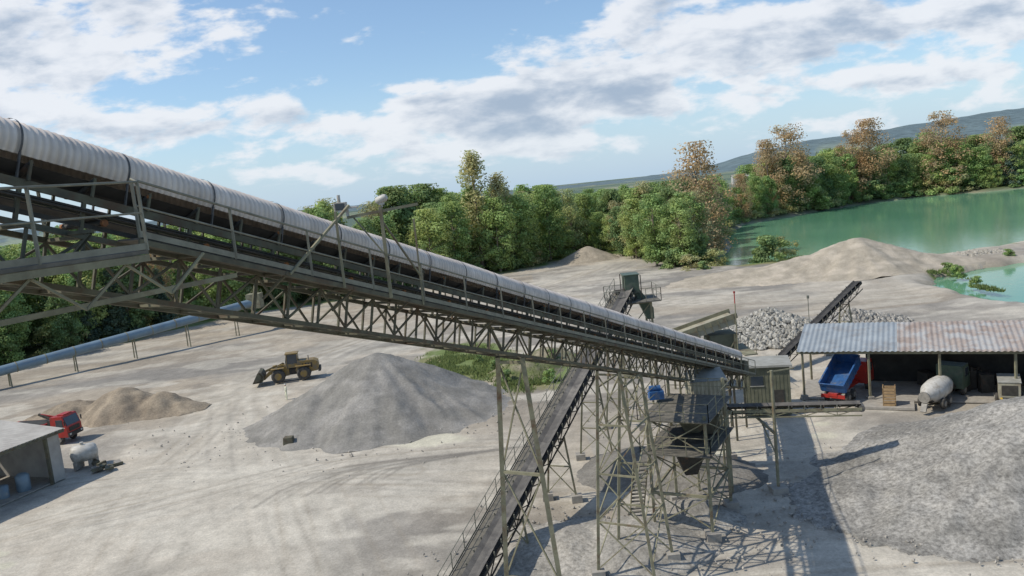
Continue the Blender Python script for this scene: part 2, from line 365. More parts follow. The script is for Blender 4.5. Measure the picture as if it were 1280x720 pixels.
# water
wm=bpy.data.materials.new('turquoise_water');wm.use_nodes=True
nt=wm.node_tree;b=nt.nodes['Principled BSDF'];b.inputs['Roughness'].default_value=.10;b.inputs['Specular IOR Level'].default_value=.22
tcw=nt.nodes.new('ShaderNodeTexCoord');nz=nt.nodes.new('ShaderNodeTexNoise');nz.inputs['Scale'].default_value=.9;nz.inputs['Detail'].default_value=4
mpw=nt.nodes.new('ShaderNodeMapping');mpw.inputs['Scale'].default_value=(1,.6,1);nt.links.new(tcw.outputs['Object'],mpw.inputs[0]);nt.links.new(mpw.outputs[0],nz.inputs['Vector'])
bp=nt.nodes.new('ShaderNodeBump');bp.inputs['Strength'].default_value=.35;bp.inputs['Distance'].default_value=.04;nt.links.new(nz.outputs['Fac'],bp.inputs['Height']);nt.links.new(bp.outputs[0],b.inputs['Normal'])
n2=nt.nodes.new('ShaderNodeTexNoise');n2.inputs['Scale'].default_value=.02;n2.inputs['Detail'].default_value=3;nt.links.new(mpw.outputs[0],n2.inputs['Vector'])
rw=nt.nodes.new('ShaderNodeValToRGB');rw.color_ramp.elements[0].position=.35;rw.color_ramp.elements[0].color=(.11,.275,.165,1);rw.color_ramp.elements[1].position=.65;rw.color_ramp.elements[1].color=(.17,.35,.215,1)
nt.links.new(n2.outputs['Fac'],rw.inputs[0]);nt.links.new(rw.outputs[0],b.inputs['Base Color'])
def water(name,poly,z):
    cx=sum(q[0] for q in poly)/len(poly);cy=sum(q[1] for q in poly)/len(poly)
    me=bpy.data.meshes.new(name)
    vs=[]
    for q in poly:
        d=V(q[0]-cx,q[1]-cy,0);L_=d.length;d=d*((L_+7)/L_);vs.append((cx+d.x,cy+d.y,z))
    me.from_pydata(vs,[],[tuple(range(len(vs)))]);me.materials.append(wm);COL.objects.link(bpy.data.objects.new(name,me))
water('lake_water',LAKE,-1.0);water('pond_water',POND,-1.02)

# hills
ax=np.linspace(-1.3,1.6,360);dd=np.array([0,.06,.12,.2,.3,.4,.5,.6,.8,1.0])
A,D=np.meshgrid(ax,dd)
eh=np.interp(ax,[-1.3,-.9,-.62,-.45,-.3,-.1,.15,.26,.306,.377,.45,.509,.58,.64,.8,1.2,1.6],[.02,.022,.0165,.010,.004,.000,.000,.006,.0140,.0225,.027,.0305,.034,.0365,.042,.03,.02])
eh=eh+ (fbm(ax*9,ax*0+2,4,77)-.5)*.006+(fbm(ax*60,ax*0+2,2,78)-.5)*.0012
Yh=2300+D*1500;Xh=A*Yh
Zh=np.maximum(-1,(eh[None,:]*3100+8)*np.sin(np.clip(D/.6,0,1)*math.pi/2)*(1-.3*sstep(.6,1,D)))+(fbm(Xh/60,Yh/60,3,5)-.5)*12*sstep(0,.1,D)-2
idx=np.arange(A.size).reshape(A.shape);q=np.stack([idx[:-1,:-1],idx[:-1,1:],idx[1:,1:],idx[1:,:-1]],-1).reshape(-1,4)
hc=mix(np.broadcast_to(np.array((.14,.185,.19)),A.shape+(3,)).copy(),np.array((.105,.15,.17)),fbm(Xh/150,Yh/90,4,3))  # distance haze is painted into the hill colour as a bluish tone
hc=mix(hc,np.array((.23,.27,.20)),sstep(.62,.66,fbm(Xh/220,Yh/160,2,6))*sstep(.35,.1,D))
me=npmesh('hills',np.stack([Xh,Yh,Zh],-1).reshape(-1,3),q,hc.reshape(-1,3))
hm=bpy.data.materials.new('forested_hill');hm.use_nodes=True;ground_nodes(hm,.03,.3,.2);me.materials.append(hm)
COL.objects.link(bpy.data.objects.new('hills',me))

# ---------------------------------------------------------------- piles
def pile(name,peaks,col1,col2,res=.35,rough=.25,speck=5.0,amt=.3,seed=1,rnd_=.012):
    x0=min(a[0]-a[3]*1.15*a[4] for a in peaks);x1=max(a[0]+a[3]*1.15*a[4] for a in peaks);y0=min(a[1]-a[3]*1.15 for a in peaks);y1=max(a[1]+a[3]*1.15 for a in peaks)
    xx=np.arange(x0,x1,res);yy=np.arange(y0,y1,res);X,Y=np.meshgrid(xx,yy)
    Z=np.full(X.shape,-9.0)
    for (px,py,h,rd,st) in peaks:
        dx=(X-px)/st;dy=Y-py;d=np.hypot(dx,dy);an=np.arctan2(dy,dx)
        d=np.sqrt(d*d+(rd*.10)**2)-rd*.06
        d=d*(1+(fbm(np.cos(an)*2+5,np.sin(an)*2+5,3,seed)-.5)*.35)+(fbm(X/3,Y/3,3,seed+1)-.5)*rd*.10
        d=d*(1+.035*(fbm(np.cos(an)*9+5,np.sin(an)*9+5,2,seed+9)-.5)*4)
        q=1-d/rd;z=h*(np.sqrt(q*q+rnd_)+q)/2-.055*h-.12
        z=np.where(d>rd*1.12,-1,z)
        Z=np.maximum(Z,z)
    Z=Z+(fbm(X/.9,Y/.9,4,seed+3)-.5)*rough*np.clip(Z*2,0,1)
    C=mix(np.broadcast_to(np.array(col1),X.shape+(3,)).copy(),np.array(col2),sstep(.35,.65,fbm(X/2.2,Y/2.2+Z,5,seed+5)))
    C=mix(C,np.array(col2)*.8,sstep(.55,.7,fbm(X/.8,Y/3,4,seed+6))*.4)
    idx=np.arange(X.size).reshape(X.shape);q=np.stack([idx[:-1,:-1],idx[:-1,1:],idx[1:,1:],idx[1:,:-1]],-1).reshape(-1,4)
    zf=Z.ravel();q=q[(zf[q]>-.35).any(1)]
    used=np.unique(q);rm=np.full(X.size,-1);rm[used]=np.arange(len(used))
    vv=np.stack([X,Y,Z],-1).reshape(-1,3)[used]
    me=npmesh(name,vv,rm[q],C.reshape(-1,3)[used])
    m=bpy.data.materials.new(name+'_material');m.use_nodes=True;ground_nodes(m,speck,amt,.8);me.materials.append(m)
    o=bpy.data.objects.new(name,me);COL.objects.link(o);return o
pile('gravel_pile',[(-14.6,80.5,6.5,11.8,1.0),(-20.3,77,3.2,7.3,1.0),(-9,78.0,2.9,7.4,1.0)],(.28,.265,.238),(.215,.205,.182),seed=3,amt=.18,res=.28)
pile('sand_pile',[(-46,90.5,3.2,5.6,1.1),(-52,91,2.1,5.2,1.15),(-41.3,89.5,2.6,3.4,1.1),(-38.8,89.0,1.1,2.5,1.1)],(.315,.26,.19),(.235,.193,.142),rough=.8,seed=5,amt=.25)
pile('gravel_pile',[(33,47.8,5.6,11.0,1.2),(27,46.6,2.7,7.4,1.2),(43,46,6.0,10,1.1),(22.2,47.2,1.2,5.0,1.2)],(.30,.285,.255),(.21,.20,.178),res=.25,rough=.4,speck=4.0,amt=.5,seed=8,rnd_=.02)
pile('sand_pile',[(63,145,6.2,13,1.15),(55,146,3.6,10,1.6),(44,148.5,1.9,8,1.7),(73,143,2.2,8,1.3)],(.44,.385,.305),(.34,.30,.235),res=.6,seed=11,rnd_=.03,amt=.15)
pile('sand_pile',[(21,212,4.0,8,1.0)],(.36,.31,.24),(.30,.26,.20),res=.7,seed=13)
pile('gravel_pile',[(5.4,44.2,1.3,4.0,1.1),(1.2,44.5,1.1,3.8,1.3),(9.5,47,1.1,2.8,1.0)],(.36,.335,.29),(.26,.245,.215),res=.2,rough=.3,speck=4.5,amt=.4,seed=15)
pile('gravel_pile',[(11.3,53.5,1.7,3.8,1.2),(8,56,1.6,4.4,1.0)],(.17,.16,.14),(.22,.205,.18),res=.25,seed=17)
pile('earth_mound',[(.5,90,2.2,4.2,1.0),(3.5,95,1.8,4,1.0)],(.24,.215,.15),(.15,.17,.07),res=.3,rough=.8,seed=19)

def rocks(name,gen,col,col2,seed=1):
    rg=np.random.default_rng(seed)
    t=(1+5**.5)/2
    iv=np.array([(-1,t,0),(1,t,0),(-1,-t,0),(1,-t,0),(0,-1,t),(0,1,t),(0,-1,-t),(0,1,-t),(t,0,-1),(t,0,1),(-t,0,-1),(-t,0,1)])/1.9
    fa=np.array([(0,11,5),(0,5,1),(0,1,7),(0,7,10),(0,10,11),(1,5,9),(5,11,4),(11,10,2),(10,7,6),(7,1,8),(3,9,4),(3,4,2),(3,2,6),(3,6,8),(3,8,9),(4,9,5),(2,4,11),(6,2,10),(8,6,7),(9,8,1)])
    P,S=gen(rg);n=len(P)
    vv=iv[None]*(1+rg.uniform(-.3,.3,(n,12,1)))*S[:,None,None]*rg.uniform(.6,1.2,(n,1,3))+P[:,None]
    ff=fa[None]+(np.arange(n)*12)[:,None,None]
    c=np.array(col)+(np.array(col2)-np.array(col))*rg.random((n,1))
    me=npmesh(name,vv.reshape(-1,3),ff.reshape(-1,3),np.repeat(c,12,0),False,3)
    m=bpy.data.materials.new(name+'_material');m.use_nodes=True;ground_nodes(m,3,.2,.4);me.materials.append(m)
    COL.objects.link(bpy.data.objects.new(name,me))
def cone(cx,cy,h,r,n,s0,s1,st=1.25):
    def g(rg):
        a=rg.uniform(0,6.283,n);d=np.sqrt(rg.random(n))*r;z=h*(1-d/r)*.95*np.clip(1.1-.25*np.cos(a*2),.5,1)
        return np.stack([cx+np.cos(a)*d*st,cy+np.sin(a)*d,z],-1),s0+(s1-s0)*rg.random(n)**2.5
    return g
rocks('boulder_pile',cone(30.5,95,3.6,6.5,5200,.12,.38,1.35),(.44,.42,.37),(.24,.23,.20),2)
rocks('boulder_pile',cone(41.5,97,1.9,4.6,2600,.12,.38,1.5),(.38,.36,.32),(.21,.20,.18),3)
def loose(rg):
    k=np.concatenate([np.stack([rg.normal(24,7,900),rg.normal(47,5,900)],-1),np.stack([rg.normal(4,4,800),rg.normal(44,3,800)],-1),np.stack([rg.normal(-14,12,500),rg.normal(74,6,500)],-1)])
    return np.stack([k[:,0],k[:,1],np.full(len(k),-.06)],-1),rg.uniform(.04,.12,len(k))
rocks('loose_stones',loose,(.42,.385,.33),(.28,.26,.23),4)
def banks(rg):
    n=1100;t=rg.random(n);x=66+t*26+rg.normal(0,1.5,n);y=140+t*10+rg.normal(0,1.5,n)
    return np.stack([x,y,np.full(n,-.1)],-1),rg.uniform(.12,.4,n)
rocks('bank_stones',banks,(.42,.39,.33),(.27,.25,.21),6)

# ---------------------------------------------------------------- trees
def leafmat(name,c1,c2,c3,tr_=.42):
    m=bpy.data.materials.new(name);m.use_nodes=True;nt=m.node_tree;N=nt.nodes;L=nt.links
    b=N['Principled BSDF'];b.inputs['Roughness'].default_value=.7;b.inputs['Specular IOR Level'].default_value=.15
    at=N.new('ShaderNodeAttribute');at.attribute_name='col';oi=N.new('ShaderNodeObjectInfo')
    r=N.new('ShaderNodeValToRGB');r.color_ramp.elements[0].color=(*c1,1);r.color_ramp.elements[1].color=(*c3,1)
    e=r.color_ramp.elements.new(.5);e.color=(*c2,1);L.new(oi.outputs['Random'],r.inputs[0])
    mx=N.new('ShaderNodeMix');mx.data_type='RGBA';mx.blend_type='MULTIPLY';mx.inputs[0].default_value=1;L.new(r.outputs[0],mx.inputs[6]);L.new(at.outputs['Color'],mx.inputs[7])
    L.new(mx.outputs[2],b.inputs['Base Color'])
    tr=N.new('ShaderNodeBsdfTranslucent');L.new(mx.outputs[2],tr.inputs[0]);ms=N.new('ShaderNodeMixShader');ms.inputs[0].default_value=tr_
    L.new(b.outputs[0],ms.inputs[1]);L.new(tr.outputs[0],ms.inputs[2]);L.new(ms.outputs[0],N['Material Output'].inputs[0]);return m
LG=leafmat('leaf_spring_green',(.37,.48,.17),(.28,.39,.14),(.45,.52,.19))
LD=leafmat('leaf_deep_green',(.20,.29,.125),(.25,.34,.14),(.30,.39,.155))
LB=leafmat('leaf_bronze',(.53,.37,.20),(.56,.41,.24),(.45,.39,.21))
LY=leafmat('leaf_sparse_yellow',(.52,.54,.24),(.53,.49,.26),(.46,.52,.23))
LC=leafmat('needle_dark',(.09,.13,.09),(.10,.14,.09),(.11,.16,.10),.2)
BARK=mk('bark',(.28,.235,.18),(.18,.145,.11),4,.9)
def tree_mesh(name,kind,H,W,nl,leaf,mat,seed):
    rg=np.random.default_rng(seed);rd=random.Random(seed);mb=MB()
    pts=[V(0,0,-.5)];tp=H*(.9 if kind!='bush' else .5)
    for i in range(1,6): pts.append(V(rd.uniform(-.02,.02)*H*i/3,rd.uniform(-.02,.02)*H*i/3,tp*i/5))
    r0=H*.015+.05
    for i in range(5): mb.cyl(pts[i],pts[i+1],r0*(1-i/5.5),0,7,r0*(1-(i+1)/5.5))
    nb={'conifer':0,'bush':8,'poplar':34}.get(kind,30);clump=[]
    lo={'poplar':.12,'bush':.02,'conifer':.06}.get(kind,.08)
    lobes=[(rd.uniform(0,6.28),rd.uniform(.2,.9),rd.uniform(.7,1.3)) for _ in range(7)]
    def env(t):
        if kind=='conifer': return (1-t)**.85*W+.1
        if kind=='poplar': return W*(math.sin(math.pi*min(1,(t*.92+.10)))**.6)
        if kind=='bush': return W*math.sqrt(max(0,1-t*t*.9))
        return W*(math.sin(math.pi*(t*.80+.14))**.7)
    ncl={'conifer':110,'bush':26,'poplar':110}.get(kind,105)
    for i in range(ncl):
        t=rd.random() if kind!='conifer' else 1-math.sqrt(rd.random())
        a=rd.uniform(0,6.283)
        z=H*(lo+(1-lo)*t);e=env(t)
        for la,lt_,lk_ in lobes:
            wgt=math.exp(-((math.cos(a-la)-1)**2)*2-((t-lt_)/.2)**2);e*=1+(lk_-1)*wgt
        rr=e*(rd.random()**.45)*rd.uniform(.7,1.12)
        c=V(math.cos(a)*rr,math.sin(a)*rr,z);cr=(rd.uniform(.045,.105)*H if kind not in('conifer','bush') else (.045*H+.2 if kind=='conifer' else .2*H))
        if kind=='poplar':cr*=.65
        br=rd.uniform(.66,1.25);hue=rd.uniform(-.10,.10);clump.append((c,cr,br,hue))
        if i<nb:
            k=min(4,int(max(0,(z/tp)-.18)*5));st=pts[k]+(pts[k+1]-pts[k])*.5
            if st.z<c.z: mb.cyl(st,c,r0*.30,0,5,r0*.06)
    wts=np.array([c[1]**2 for c in clump]);wts/=wts.sum();ix=rg.choice(len(clump),nl,p=wts)
    cc=np.array([tuple(c[0]) for c in clump])[ix];cr=np.array([c[1] for c in clump])[ix];br=np.array([c[2] for c in clump])[ix];hu=np.array([c[3] for c in clump])[ix]
    d=rg.normal(size=(nl,3));d/=np.linalg.norm(d,axis=1)[:,None];rr=cr*rg.random(nl)**.5*1.15
    P=cc+d*rr[:,None]*np.array([1,1,.75 if kind!='poplar' else 1.4]);P[:,2]=np.clip(P[:,2],.1,H*1.02)
    u=rg.normal(size=(nl,3));n0=d+rg.normal(size=(nl,3))*.5+np.array([0,0,.45]);u=np.cross(n0,u);u/=np.linalg.norm(u,axis=1)[:,None];v=np.cross(n0,u);v/=np.linalg.norm(v,axis=1)[:,None]
    s=leaf*rg.uniform(.6,1.3,nl)[:,None]
    q=np.stack([P-u*s-v*s*.6,P+u*s*.7-v*s*.8,P+u*s+v*s*.6,P-u*s*.6+v*s],1)
    b2=br*rg.uniform(.88,1.12,nl)
    col=np.stack([b2*(1+hu),b2,b2*(1-hu)],-1);col=np.repeat(col,4,0)
    tv=np.array(mb.v);tf=mb.f
    me=bpy.data.meshes.new(name);allv=np.concatenate([tv,q.reshape(-1,3)]);o=len(tv)
    faces=list(tf)+[(o+4*i,o+4*i+1,o+4*i+2,o+4*i+3) for i in range(nl)]
    me.from_pydata(allv.tolist(),[],faces);me.materials.append(BARK);me.materials.append(mat)
    me.polygons.foreach_set('material_index',[0]*len(tf)+[1]*nl)
    at=me.color_attributes.new('col','FLOAT_COLOR','POINT');c=np.ones((len(allv),4),np.float32);c[o:,:3]=col;at.data.foreach_set('color',c.ravel())
    me.update();return me
T={}
T['g']=[tree_mesh('broadleaf_a',k,20,5.2,9000,.20,LG,i) for i,k in enumerate(('round','round','round','poplar'))]
T['d']=[tree_mesh('broadleaf_d','round',20,5.4,9500,.21,LD,10+i) for i in range(3)]
T['y']=[tree_mesh('broadleaf_y',k,20,4.4,4000,.17,LY,20+i) for i,k in enumerate(('round','poplar'))]
T['b']=[tree_mesh('bronze',k,26,6.4,7000,.19,LB,30+i) for i,k in enumerate(('round','round','round'))]
T['p']=[tree_mesh('tall_poplar','poplar',26,3.4,4500,.19,LY,41)]
T['c']=[tree_mesh('conifer','conifer',18,3.4,7000,.22,LC,50+i) for i in range(2)]
T['s']=[tree_mesh('bush','bush',5,3.4,3600,.16,LG,60),tree_mesh('bush','bush',4,3.0,1600,.13,LY,61),tree_mesh('bush','bush',4,3.0,3000,.15,LD,62)]
forest=empty('forest_trees')
def put(kind,x,y,h,name=None,parent=forest,z=-.3,wk=1):
    me=random.choice(T[kind]);base={'b':26,'p':26,'c':18,'s':4.5}.get(kind,20)
    o=bpy.data.objects.new(name or {'c':'conifer_tree','s':'bush'}.get(kind,'broadleaf_tree'),me);COL.objects.link(o)
    k=h/base;o.scale=(k*wk*random.uniform(.9,1.15),k*wk*random.uniform(.9,1.15),k);o.location=(x,y,z);o.rotation_euler=(0,0,random.uniform(0,6.28))
    if parent:o.parent=parent
    return o
def along(edge,rows,step,depth,hr,mixk,jit=3,wk=1):
    for i in range(len(edge)-1):
        a=V(*edge[i],0);b=V(*edge[i+1],0);d=b-a;Ln=d.length;d.normalize();n=V(-d.y,d.x,0)
        m=max(1,int(Ln/step))
        for rI in range(rows):
            for j in range(m):
                q=a+d*((j+random.random())*Ln/m)+n*(rI*depth+random.uniform(0,jit)+.5)
                if min(sdf_poly(np.array([q.x]),np.array([q.y]),LAKE)[0],0)<-.5: continue
                k=random.choices(*zip(*mixk))[0]
                put(k,q.x,q.y,random.uniform(*hr)*(1+.06*rI),wk=wk)
mixA=[('g',7),('d',2.6),('y',2),('c',.5),('b',.25)]
along([(-150,40),(-122,75),(-104,106),(-88,135),(-68,167)],4,7.5,8,(15,20),mixA)
along([(-68,167),(-30,190),(-4,201)],4,7.5,8,(17,22),mixA)
along([(-4,201),(27,236)],4,7,8,(15,21),mixA)
edgeW=[(-150,40),(-122,75),(-104,106),(-88,135),(-68,167),(-30,190),(-4,201),(27,236)]
along([(-104,104),(-86,132),(-66,164)],1,7,3,(10,17),[('c',6),('g',2),('d',2)])
along(edgeW,1,6,3,(3.5,7),[('s',1)],2)
along([(29,236),(35,204),(41,172)][::-1],1,5.5,5,(9,15),[('g',6),('y',2.5),('d',1)],3)
along([(43,178),(50,200),(60,228),(68,256),(82,291),(112,314),(145,336)],2,7,7,(12,18),[('g',7),('d',2),('y',2.5),('b',.25)],3)
along([(41,172),(50,200),(60,228),(68,256),(82,291),(112,314),(145,336)],1,5,3,(4,8),[('s',1)],2)
for k in range(55):
    t=random.random();x=32+ t*60+random.uniform(-6,0);y=232+t*75+random.uniform(0,35);put(random.choices('gdy',[6,2,1])[0],x-6,y+14,random.uniform(13,18))
for k in range(20): put(random.choices('gdy',[6,2,2])[0],random.uniform(30,46),random.uniform(196,246),random.uniform(13,18))
along([(112,314),(145,337),(175,349),(206,336),(262,328),(400,336)],3,8,9,(15,22),mixA,4,1.15)
along([(112,313),(145,335),(175,347),(206,334),(262,326),(400,334)],1,5,3,(5,10),[('s',1),('g',1)],2,1.2)
along([(180,372),(300,372),(480,372)],2,12,10,(19,25),[('g',3),('d',3)],4,1.3)
for x,y,h,wk in ((47,192,27,1.1),(113,319,34,1.15),(104,316,29,.9),(158,346,34,1.2),(150,343,30,1.1),(190,346,34,1.1),(212,341,29,1.1)):
    put('b',x,y,h,'bronze_poplar_tree',None,wk=wk)
put('p',-7,206,31,'tall_poplar_tree',None);put('p',-1,209,25,'tall_poplar_tree',None);put('y',36,205,19,'sparse_tree',None);put('y',39,176,14,'sparse_tree',None);put('y',43,180,16,'sparse_tree',None)
for x,y,h in ((60,176,5),(56,172,6),(38,168,4),(36,174,5),(44,170,4.5),(71,126,1.8),(72,131,2.0),(68,116,1.4),(88,140,1.6),(98,142,1.8),(40,165,2.5)): put('s',x,y,h,'bush',None,z=-.5)

def weeds(name,areas,seed):
    rg=np.random.default_rng(seed);vv=[];cc=[]
    for cx,cy,ra,rb,n,zz in areas:
        a=rg.uniform(0,6.28,n);d=np.sqrt(rg.random(n))*rg.uniform(.5,1.1,n);x=cx+np.cos(a)*d*ra;y=cy+np.sin(a)*d*rb
        keep=fbm(x/2.2,y/2.2,3,5)>.43;x=x[keep];y=y[keep];m=len(x);h=rg.uniform(.15,.6,m);w=rg.uniform(.05,.13,m);t=rg.uniform(0,6.28,m)
        b=np.stack([x,y,np.full(m,-.15)],-1)
        if zz: b[:,2]=-.15+rg.uniform(.6,1.0,m)*1.9*np.maximum(0,1-np.hypot(x-.5,y-90)/4.3)+1.3*np.maximum(0,1-np.hypot(x-3.5,y-95)/4)
        s=np.stack([np.cos(t)*w,np.sin(t)*w,0*t],-1);tp=b+np.stack([rg.normal(0,.15,m),rg.normal(0,.15,m),h],-1)
        vv.append(np.stack([b-s,b+s,tp],1).reshape(-1,3));cc.append(np.repeat(np.stack([rg.uniform(.35,.75,m)]*3,-1),3,0))
    vv=np.concatenate(vv);cc=np.concatenate(cc);me=npmesh(name,vv,np.arange(len(vv)).reshape(-1,3),cc,False,3);me.materials.append(LG);COL.objects.link(bpy.data.objects.new(name,me))
weeds('weed_patch',[(-7,98,7,12,10000,0),(1,87,4.5,7,5000,0),(1.5,91.5,4,5,5000,1)],5)
weeds('reed_strip',[(70,128,1.4,7,1500,0),(67,112,1.2,4,900,0),(60,168,5,3,2000,0)],6)
for x,y,h in ((-1.5,86,1.3),(1.5,89,1.5),(-3,92,1.2),(3,84,1.1),(-5,97,1.0),(4,93,1.6)): put('s',x,y,h,'bush',None,z=.1)

# ---------------------------------------------------------------- main conveyor
N0=V(-9.27,15,20.14);dv=V(26.57,48,-17.05);LEN=dv.length;dv.normalize()
lat=V(dv.y,-dv.x,0).normalized();upv=lat.cross(dv).normalized()
def CP(s,l,h): return N0+dv*s+lat*l+upv*h
S0,S1=-17.0,LEN+.3
HB=.18
main=empty('covered_belt_conveyor')
mb=MB()
for l in (-.62,.62):
    for h,w in ((0,.11),(1.05,.11)): mb.beam(CP(S0,l,h),CP(S1,l,h),w,w,0,upv)
n=int((S1-S0)/1.1);st=(S1-S0)/n
for i in range(n+1):
    s=S0+i*st
    for l in (-.62,.62):
        mb.beam(CP(s,l,.06),CP(s,l,.99),.055,.055,0,dv)
        if i<n:
            a,b=((.06,.99) if i%2 else (.99,.06));mb.beam(CP(s,l,a),CP(s+st,l,b),.05,.05,0,upv)
    mb.beam(CP(s,-.56,0),CP(s,.56,0),.07,.07,0,upv)
    mb.beam(CP(s,-.56,1.05),CP(s,.56,1.05),.07,.07,0,upv)
    if i<n: mb.beam(CP(s,-.56,.0),CP(s+st,.56,.0),.045,.045,0,upv)
mb.obj('lattice_truss',['steel'],main)
mb=MB()
for l in (-.56,.56):
    mb.beam(CP(S0,l,1.62+HB),CP(S1,l,1.62+HB),.07,.16,0,upv)
    mb.beam(CP(S0,l,1.28),CP(S1,l,1.28),.05,.09,1,upv)
    s=S0+.3
    while s<S1:
        mb.beam(CP(s,l,1.11),CP(s,l,1.54+HB),.07,.07,0,dv);s+=1.25
s=S0+.4;k=0
while s<S1:
    mb.cyl(CP(s,-.22,1.76+HB),CP(s,.22,1.76+HB),.06,1,7)
    for g in (-1,1):
        mb.cyl(CP(s,g*.24,1.77+HB),CP(s,g*.62,1.98+HB),.06,1,7)
        mb.cyl(CP(s,g*.62,1.98+HB),CP(s,g*.66,2.0+HB),.05,2 if k%3==0 else 1,7)
        mb.beam(CP(s,g*.64,1.68+HB),CP(s,g*.66,2.06+HB),.05,.05,0,dv)
    if k%2==0:
        mb.cyl(CP(s+.3,-.62,1.40),CP(s+.3,.62,1.40),.06,1,7)
        for g in (-1,1): mb.cyl(CP(s+.3,g*.63,1.40),CP(s+.3,g*.70,1.40),.075,2,7)
    s+=1.25;k+=1
mb.beam(CP(S0,.70,1.52),CP(S1,.70,1.52),.10,.03,1,upv)
for c in (.66,.70,.74): mb.cyl(CP(S0,c,1.56),CP(S1,c,1.56),.018,1,5)
mb.obj('idlers_and_stringers',['steel','steel_d','rust'],main)
mb=MB()
prof=[(-.55,2.0+HB),(-.22,1.84+HB),(.22,1.84+HB),(.55,2.0+HB)]
for (l0,h0),(l1,h1) in zip(prof[:-1],prof[1:]):
    mb.add([CP(S0,l0,h0),CP(S0,l1,h1),CP(S1,l1,h1),CP(S1,l0,h0)],[(0,1,2,3)],0)
mb.beam(CP(S0,0,1.48),CP(S1,0,1.48),.95,.02,0,upv)
mb.obj('rubber_belt',['belt'],main)
HC=2.56
arc=18;ds=.035;ns=int((S1-.8-S0)/ds);per=.15
ss=S0+np.arange(ns+1)*ds
th=np.linspace(math.radians(-116),math.radians(116),arc)
rad=.49+.016*np.cos(2*math.pi*ss/per)+.006*np.sin(ss*1.3)
SS,TH=np.meshgrid(ss,th,indexing='ij');RR=np.repeat(rad[:,None],arc,1)
Lc=np.sin(TH)*RR*1.08+.012*np.sin(SS*.9);Hc=HC+np.cos(TH)*RR+.012*np.sin(SS*.55)
B=np.array([list(dv),list(lat),list(upv)])
Pc=np.array(list(N0))+SS[...,None]*B[0]+Lc[...,None]*B[1]+Hc[...,None]*B[2]
idx=np.arange(SS.size).reshape(SS.shape);q=np.stack([idx[:-1,:-1],idx[:-1,1:],idx[1:,1:],idx[1:,:-1]],-1).reshape(-1,4)
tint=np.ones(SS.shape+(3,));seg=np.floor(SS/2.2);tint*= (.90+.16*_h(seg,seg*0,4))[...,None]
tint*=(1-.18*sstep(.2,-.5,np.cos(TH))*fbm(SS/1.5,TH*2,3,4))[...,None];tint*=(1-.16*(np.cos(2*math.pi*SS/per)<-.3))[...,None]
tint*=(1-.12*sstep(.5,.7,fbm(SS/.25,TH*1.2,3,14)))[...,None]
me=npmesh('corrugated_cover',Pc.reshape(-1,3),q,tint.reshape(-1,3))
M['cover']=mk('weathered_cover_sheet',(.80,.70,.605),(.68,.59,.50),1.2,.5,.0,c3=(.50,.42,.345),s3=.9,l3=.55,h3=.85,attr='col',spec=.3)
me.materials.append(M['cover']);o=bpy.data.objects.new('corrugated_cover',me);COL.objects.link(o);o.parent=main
mb=MB()
s=S0+1.1
while s<S1-1:
    m=24
    vs=[]
    for e in (-.022,.022):
        for i in range(m):
            t=math.radians(-114+228*i/(m-1));vs.append(CP(s+e,math.sin(t)*.562,HC+math.cos(t)*.522))
    mb.add(vs,[(i,i+1,m+i+1,m+i) for i in range(m-1)],0)
    for g in (-1,1): mb.beam(CP(s,g*.53,1.75),CP(s,g*.53,HC-.18),.05,.03,0,dv)
    s+=2.2
mb.obj('cover_straps',['strap'],main)
def rail(mb,f,s0,s1,l,h,hh=1.15,step=2.5,r=.022,mat=0,kick=True):
    n=max(1,int(round((s1-s0)/step)))
    for i in range(n+1):
        s=s0+(s1-s0)*i/n;a=f(s,l,h);mb.beam(a,a+V(0,0,hh),.05,.05,mat,(1,0,0))
    for k in (1,.55):
        a=f(s0,l,h)+V(0,0,hh*k);b=f(s1,l,h)+V(0,0,hh*k);mb.cyl(a,b,r if k<1 else r*1.25,mat,6)
    if kick: mb.beam(f(s0,l,h)+V(0,0,.08),f(s1,l,h)+V(0,0,.08),.02,.12,mat)
mb=MB()
mb.beam(CP(1.5,1.03,1.10),CP(S1,1.03,1.10),.66,.04,0,upv)
s=S0
while s<S1:
    mb.beam(CP(s,.69,1.04),CP(s,1.42,1.04),.07,.07,1,upv);mb.beam(CP(s,.69,.45),CP(s,1.36,1.0),.05,.05,1,dv)
    s+=2.5
mb.beam(CP(1.5,1.38,1.04),CP(S1,1.38,1.04),.05,.11,1,upv)
s=S0
while s<S1:
    mb.beam(CP(s,-.5,.09),CP(s+1.9,-.5,.09),.22,.04,2,upv);s+=2.5
mb.obj('walkway',['grating','steel','concrete'],main)
mb=MB();rail(mb,CP,1.5,S1,1.40,1.12);rail(mb,CP,S0,S1,-.78,1.12,1.0,3.0,kick=False)
mb.obj('handrail',['galv'],main)
pz=20.52
def PP(s,l,h):
    q=N0+V(dv.x,dv.y,0).normalized()*s+lat*l;return V(q.x,q.y,pz+h)
mb=MB();mb.beam(PP(-9,1.35,-.03),PP(1.45,1.35,-.03),1.3,.07,0);
for l in (.74,1.98): mb.beam(PP(-9,l,-.14),PP(1.45,l,-.14),.08,.13,1)
s=-8.6
while s<1.5: mb.beam(PP(s,.8,-.13),PP(s,1.92,-.13),.06,.10,1);s+=1.2
mb.beam(PP(-9,1.9,-.95),PP(4.2,1.2,-.85),.07,.10,1);
s=-8
while s<1: mb.beam(PP(s,1.9,-.21),PP(s+.9,1.9,-.9),.045,.045,1);mb.beam(PP(s+.9,1.9,-.9),PP(s+1.8,1.9,-.21),.045,.045,1);s+=1.8
mb.obj('service_platform',['grating','steel_l'],main)
mb=MB();rail(mb,PP,-9,1.45,1.98,0,1.30,2.0);a=PP(1.45,1.98,1.30);mb.cyl(a,CP(1.5,1.40,1.12)+V(0,0,1.15),.027,0,6)
mb.obj('platform_handrail',['galv'],main)
